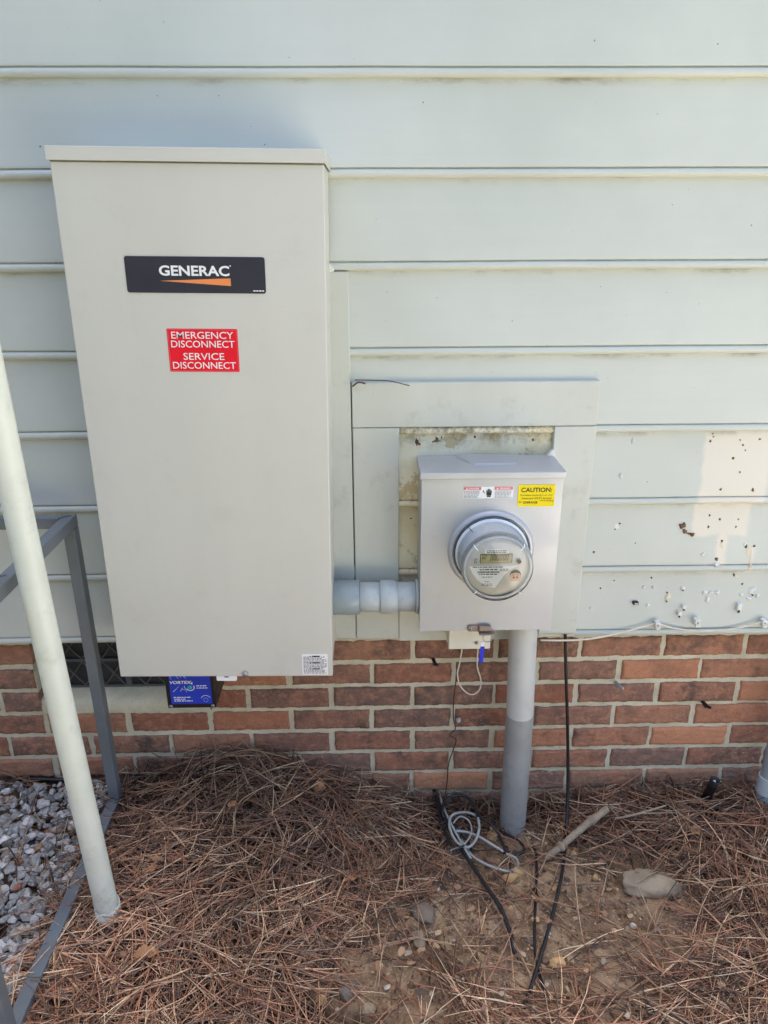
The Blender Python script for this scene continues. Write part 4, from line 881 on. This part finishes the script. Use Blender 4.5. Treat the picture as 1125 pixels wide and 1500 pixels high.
STN = [(622, 1334, .024, .030, .014, 'slab_rock', 'flat grey brown stone on the bare soil left of the thick black cable', .4), (613, 1375, .012, .022, .011, 'rock', 'pale upright stone below the flat grey brown stone', .2), (486, 1394, .0125, .011, .010, 'tan_rock', 'round tan pebble on the soil at the edge of the left straw', 0),
       (470, 1466, .013, .012, .010, 'tan_rock', 'tan stone at the front below the round pebble', .5), (509, 1452, .020, .018, .013, 'slab_rock', 'dark rounded stone at the front beside the tan stone', .7), (752, 1283, .022, .016, .014, 'tan_rock', 'yellow clay lump under the lowest turn of the cable loop', .2), (722, 1225, .016, .012, .013, 'tan_rock', 'yellow clay lump inside the cable loop', .9),
       (838, 1249, .014, .012, .010, 'tan_rock', 'tan lump beside the foot of the stick', .3), (872, 1285, .007, .008, .006, 'tan_rock', 'small tan pebble left of the long pale rock', .1), (817, 1411, .015, .011, .009, 'tan_rock', 'pinkish tan stone right of the crossing black cables', .2), (490, 1433, .011, .009, .008, 'rock', 'small pale pebble between the round pebble and the dark stone', .3),
       (447, 1328, .011, .018, .008, 'rock', 'thin pale chip on the left edge of the bare soil', .2), (784, 1480, .011, .009, .008, 'rock', 'pale grey pebble at the front by the ends of the black cables', .2), (1003, 1275, .010, .007, .006, 'caulk', 'white chip in the straw just above the long rock', .2), (540, 1480, .012, .012, .008, 'rock', 'grey pebble at the front edge right of the dark stone', .5)]
for k, (u, v, a, b, c, mt, lab, rr) in enumerate(STN):
    stone('stone', ground_at(u, v, .008), (a*1.2, b*1.2, c*1.15), mt, lab, 'stone', 20+k, rr, 'stones on the bare soil')
def leaf(u, v, ln, wd, rot, label, seed=0, off=.028):
    rd = random.Random(seed); c = ground_at(u, v, off); n = 12; w = 5; V = []
    tilt = rd.uniform(-.25, .25); curl = rd.uniform(.2, .5)
    for i in range(n):
        t = i/(n-1); hw = wd*math.sin(math.pi*min(1, t**.8*.98+.01))*(1+.18*math.sin(t*23+seed))
        for j in range(w):
            q = (j/(w-1)-.5)*2; lx = (t-.5)*ln; ly = q*hw; lz = curl*abs(q)*hw+.10*ln*math.sin(t*3)*curl+tilt*ly+.002*math.sin(t*15+j)
            V.append(c+Vector((lx*math.cos(rot)-ly*math.sin(rot), lx*math.sin(rot)+ly*math.cos(rot), lz)))
    m = MB(); m.add(V, [(i*w+j, i*w+j+1, (i+1)*w+j+1, (i+1)*w+j) for i in range(n-1) for j in range(w-1)], True)
    m.add([v-Vector((0, 0, .0007)) for v in V], [(i*w+j, (i+1)*w+j, (i+1)*w+j+1, i*w+j+1) for i in range(n-1) for j in range(w-1)], True)
    m.tube([V[0]-(V[w]-V[0])*1.5, V[2], V[w+2]], .0009, 5)
    o = m.build('dry_leaf', 'leaf'); return tag(o, label, 'leaf', 'dry leaves on the straw')
leaf(522, 1286, .060, .010, .35, 'long dry leaf at the lower edge of the left straw heap', 1); leaf(470, 1155, .034, .014, .1, 'crumpled tan leaf on top of the left straw heap', 2, .05); leaf(341, 1178, .030, .010, 1.3, 'narrow dry leaf standing on the left straw heap under the cabinet', 3, .05)
leaf(223, 1272, .030, .010, 1.0, 'pale dry leaf in the straw right of the green pipe', 4); leaf(215, 1398, .052, .014, .1, 'broad reddish leaf in the straw below the foot of the green pipe', 5); leaf(1020, 1218, .030, .012, .5, 'tan leaf scrap on the right straw heap', 6, .04)
leaf(228, 1258, .040, .007, 2.9, 'curled brown bark strip in the straw beside the pale dry leaf', 7); leaf(60, 1240, .035, .006, 1.2, 'rusty leaf strip on the gravel behind the green pipe', 8, .02); leaf(40, 1432, .025, .012, .6, 'rusty leaf on the gravel near the front leg of the frame', 9, .012)

# ------------------------------------------------------------------ straw, gravel, crumbs (what nobody could count)
def straw_density(x, y):
    d = np.ones_like(x)
    bare = np.exp(-(((x-.33)/.41)**2+((y+.355)/.19)**2)**2.2)
    d = d*(1-.90*bare)
    d = d*(1-.80*np.exp(-(((x-.28)/.19)**2+((y+.14)/.12)**2)))
    d = d*np.where(x < -.655, .07, 1)
    d = d*np.where((x < -.52) & (x > -.655) & (y > -.14), .35, 1)
    d = d*(1-.45*sstep(-.42, -.56, y)*sstep(-.35, -.1, x)*sstep(.62, .45, x))
    for px_, py_, r_, k_ in ((-.55, -.43, .055, .9), (.56, -.30, .10, .85), (.64, -.31, .09, .8), (.40, -.17, .07, .7), (.46, -.12, .07, .6), (.12, -.36, .07, .9), (.0, -.47, .08, .85), (.0, -.52, .08, .7), (-.02, -.60, .1, .6), (.865, -.05, .06, .93), (.86, -.12, .05, .6)):
        d = d*(1-k_*np.exp(-((x-px_)**2+(y-py_)**2)/r_**2))
    return d*(.62+.6*np.clip(.5+1.3*fbm(x, y, 5, 2), 0, 1))
def straw_height(x, y):
    return .016+.05*np.exp(-((x+.24)/.26)**2-((y+.02)/.2)**2)+.034*np.exp(-((x-.78)/.34)**2-((y+.12)/.24)**2)+.018*np.exp(-((x+.25)/.35)**2-((y+.35)/.25)**2)
NF = 11500
x = rng.uniform(-1.25, 1.35, NF*3); y = rng.uniform(-1.15, .012, NF*3)
keep = rng.random(NF*3) < straw_density(x, y)
x, y = x[keep][:NF], y[keep][:NF]; nf = len(x)
flow = 5.0*fbm(x, y, 3.4, 2)+rng.normal(0, .6, nf)
loose = rng.random(nf) < .58; flow = np.where(loose, rng.uniform(0, 2*np.pi, nf), flow+1.1+np.where(rng.random(nf) < .5, np.pi, 0))
layer = rng.random(nf)**.8*straw_height(x, y)
per = 2
x = np.repeat(x, per); y = np.repeat(y, per); ang = np.repeat(flow, per)+rng.normal(0, .09, nf*per); lay = np.repeat(layer, per)+rng.uniform(0, .003, nf*per)
n = len(x); ln = rng.uniform(.09, .21, n)*np.where(rng.random(n) < .25, .55, 1); cur = rng.normal(0, 2.6, n); rad = rng.uniform(.00075, .0014, n)
pit = rng.normal(0, .14, n)+.05; bow = rng.uniform(-.1, .6, n)
K = 6; ts = np.linspace(-.5, .5, K)
pts = np.zeros((n, K, 3))
for k, t_ in enumerate(ts):
    s_ = t_*ln; aa = ang+cur*s_
    pts[:, k, 0] = x+s_*np.cos(ang+cur*s_*.5); pts[:, k, 1] = y+s_*np.sin(ang+cur*s_*.5)
over = pts[:, :, 1] > .008
pts[:, :, 1] = np.where(over, .008-.25*(pts[:, :, 1]-.008), pts[:, :, 1])
gz = h0(pts[:, :, 0], np.minimum(pts[:, :, 1], 0))+.010*fbm(pts[:, :, 0], pts[:, :, 1], 14, 3)
gz = .5*gz+.5*gz.mean(1, keepdims=True)
pts[:, :, 2] = gz+.004+lay[:, None]+pit[:, None]*(ts[None]*ln[:, None])-bow[:, None]*(ts[None]**2)*ln[:, None]*.35+.03*over*rng.random((n, 1))
pts[:, :, 2] = np.maximum(pts[:, :, 2], h0(pts[:, :, 0], np.minimum(pts[:, :, 1], 0))-.004)
d = np.gradient(pts, axis=1); d /= np.linalg.norm(d, axis=2, keepdims=True)+1e-9
sx_ = np.cross(d, np.array([0, 0, 1.0])); sx_ /= np.linalg.norm(sx_, axis=2, keepdims=True)+1e-9; sz_ = np.cross(sx_, d)
prof_r = rad[:, None]*np.array([.75, 1, 1, 1, .9, .35])[None]
V = np.stack([pts+(sx_*math.cos(a)+sz_*math.sin(a))*prof_r[..., None] for a in (math.pi/2, math.pi*7/6, math.pi*11/6)], 2)  # n,K,3,3
base = (np.arange(n)*K*3)[:, None, None]; kk = (np.arange(K-1)*3)[None, :, None]; c = np.arange(3)[None, None, :]; c2 = (c+1) % 3
FQ = np.stack([base+kk+c, base+kk+c2, base+kk+3+c2, base+kk+3+c], -1).reshape(-1, 4)
pal = np.array([S(156, 116, 92), S(180, 136, 108), S(206, 166, 134), S(232, 198, 164), S(130, 104, 90), S(190, 136, 108), S(168, 144, 124), S(92, 70, 58), S(240, 214, 180)])
pk = rng.choice(len(pal), nf, p=[.18, .16, .14, .09, .15, .09, .05, .10, .04])
shade_k = (.74+.58*sstep(-.02, -.5, y[::per]))*(1+.5*np.clip(fbm(x[::per], y[::per], 6, 2), -.6, .6))   # needles darker towards the wall, partly shade put into their colour
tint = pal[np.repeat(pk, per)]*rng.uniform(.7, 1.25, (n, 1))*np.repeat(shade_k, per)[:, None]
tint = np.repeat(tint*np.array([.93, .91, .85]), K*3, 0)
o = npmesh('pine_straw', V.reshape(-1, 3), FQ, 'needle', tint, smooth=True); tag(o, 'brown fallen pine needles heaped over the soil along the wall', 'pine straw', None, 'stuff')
# gravel
bm = bmesh.new(); bmesh.ops.create_icosphere(bm, subdivisions=2, radius=1); bm.verts.index_update()
ico = np.array([v.co[:] for v in bm.verts]); icf = np.array([[v.index for v in f.verts] for f in bm.faces]); bm.free()
def pebbles(name, cx, cy, size, pal, pp_, mat, label, cat, sink=.25, zoff=None, asp=(.55, 1.0)):
    n = len(cx); Vv = []; T = []
    for i in range(n):
        p = ico.copy()
        for k in range(10):
            nn = rng.normal(0, 1, 3); nn /= np.linalg.norm(nn); dd = rng.uniform(.38, .8); e = p@nn-dd; p = p-np.outer(np.maximum(e, 0)*.98, nn)
        sc = size[i]*np.array([1.25, rng.uniform(.7, 1), rng.uniform(*asp)]); p = p*sc
        a = rng.uniform(0, 6.28); b = rng.normal(0, .35); Rz = np.array([[math.cos(a), -math.sin(a), 0], [math.sin(a), math.cos(a), 0], [0, 0, 1]]); Rx = np.array([[1, 0, 0], [0, math.cos(b), -math.sin(b)], [0, math.sin(b), math.cos(b)]])
        p = p@(Rz@Rx).T
        z = float(h0(cx[i], cy[i]))+size[i]*(.5-sink)+(zoff[i] if zoff is not None else 0)
        Vv.append(p+np.array([cx[i], cy[i], z])); T.append(np.tile(pal[rng.choice(len(pal), p=pp_)]*rng.uniform(.75, 1.25), (len(p), 1)))
    Ff = (icf[None]+(np.arange(n)*len(ico))[:, None, None]).reshape(-1, 3)
    o = npmesh(name, np.concatenate(Vv), Ff, mat, np.concatenate(T)); return tag(o, label, cat, None, 'stuff')
n = 6500; cx_ = rng.uniform(-1.5, -.652, n); cy_ = rng.uniform(-1.0, -.015, n)
pebbles('gravel', cx_, cy_, rng.uniform(.0065, .0140, n)*np.where(rng.random(n) < .08, 1.5, 1), np.array([S(184, 181, 176), S(160, 157, 152), S(206, 202, 196), S(128, 125, 120), S(226, 222, 214), S(176, 160, 142), S(160, 104, 78)]), [.26, .25, .18, .13, .06, .09, .03], 'gravel', 'loose grey crushed stone gravel under the metal frame at the left', 'gravel', .1, rng.uniform(-.004, .012, n))
n = 5200; cx_ = rng.normal(.3, .36, n); cy_ = rng.normal(-.36, .2, n); k = (cy_ < -.02) & (cx_ > -.6); cx_, cy_ = cx_[k], cy_[k]
pebbles('soil_crumbs', cx_, cy_, rng.uniform(.0012, .0042, len(cx_))*np.where(rng.random(len(cx_)) < .09, 2.4, 1), np.array([S(170, 140, 104), S(140, 112, 84), S(196, 168, 126), S(108, 90, 74), S(214, 202, 180)]), [.3, .3, .18, .14, .08], 'gravel', 'small crumbs of clay and grit scattered over the bare soil', 'soil', .2, np.full(len(cx_), .001))


n = 1100; cx_ = rng.uniform(-.62, 1.2, n); cy_ = rng.uniform(-.9, -.03, n)
pebbles('leaf_litter', cx_, cy_, rng.uniform(.003, .010, n), np.array([S(150, 112, 84), S(118, 88, 68), S(184, 148, 112), S(98, 80, 68), S(168, 150, 128)]), [.3, .25, .2, .15, .1], 'needle', 'flakes of dry bark and broken leaf strewn over the soil and straw', 'leaf litter', .1, np.where(rng.random(n) < .5, .006, .02), (.08, .2))
for pts_, r_, lab in (([(527, 1392, .010), (570, 1382, .014), (620, 1370, .012), (668, 1356, .014)], .0022, 'thin bent twig crossing the bare soil left of the thick black cable'), ([(900, 1200, .05), (935, 1192, .055), (975, 1180, .06)], .003, 'thin grey twig on the right straw heap above the pale stick'), ([(690, 1296, .012), (640, 1322, .012), (606, 1336, .014)], .0018, 'thin straight twig running down to the flat grey brown stone')):
    m = MB(); m.tube([ground_at(*q) for q in pts_], [r_*1.1]+[r_]*(len(pts_)-2)+[r_*.6], 7); tag(m.build('twig', 'bark'), lab, 'twig')

# ------------------------------------------------------------------ unseen fence added behind the camera to block the left sky
fe = thing('sky_block_fence', (-4.5, -2.9, -1.42), 'unseen dark board fence, added behind the camera to block sky on the left', 'fence')
m = MB(); x = -10.0; k = 0
while x < -.5:
    m.box(x, x+.138, -2.9-.02*(k % 2), -2.88-.02*(k % 2), -1.4, 1.15, .003, 1); x += .142; k += 1
m.build('board_panel', 'fence_stain', fe)
for z in (-1.0, 0.7):
    m = MB(); m.box(-10, -.5, -2.96, -2.925, z, z+.09); m.build('rail', 'fence_stain', fe)
for x in (-9.8, -7.4, -5.0, -2.6, -.6):
    m = MB(); m.box(x-.045, x+.045, -3.06, -2.962, -1.6, 1.2); m.build('post', 'fence_stain', fe)
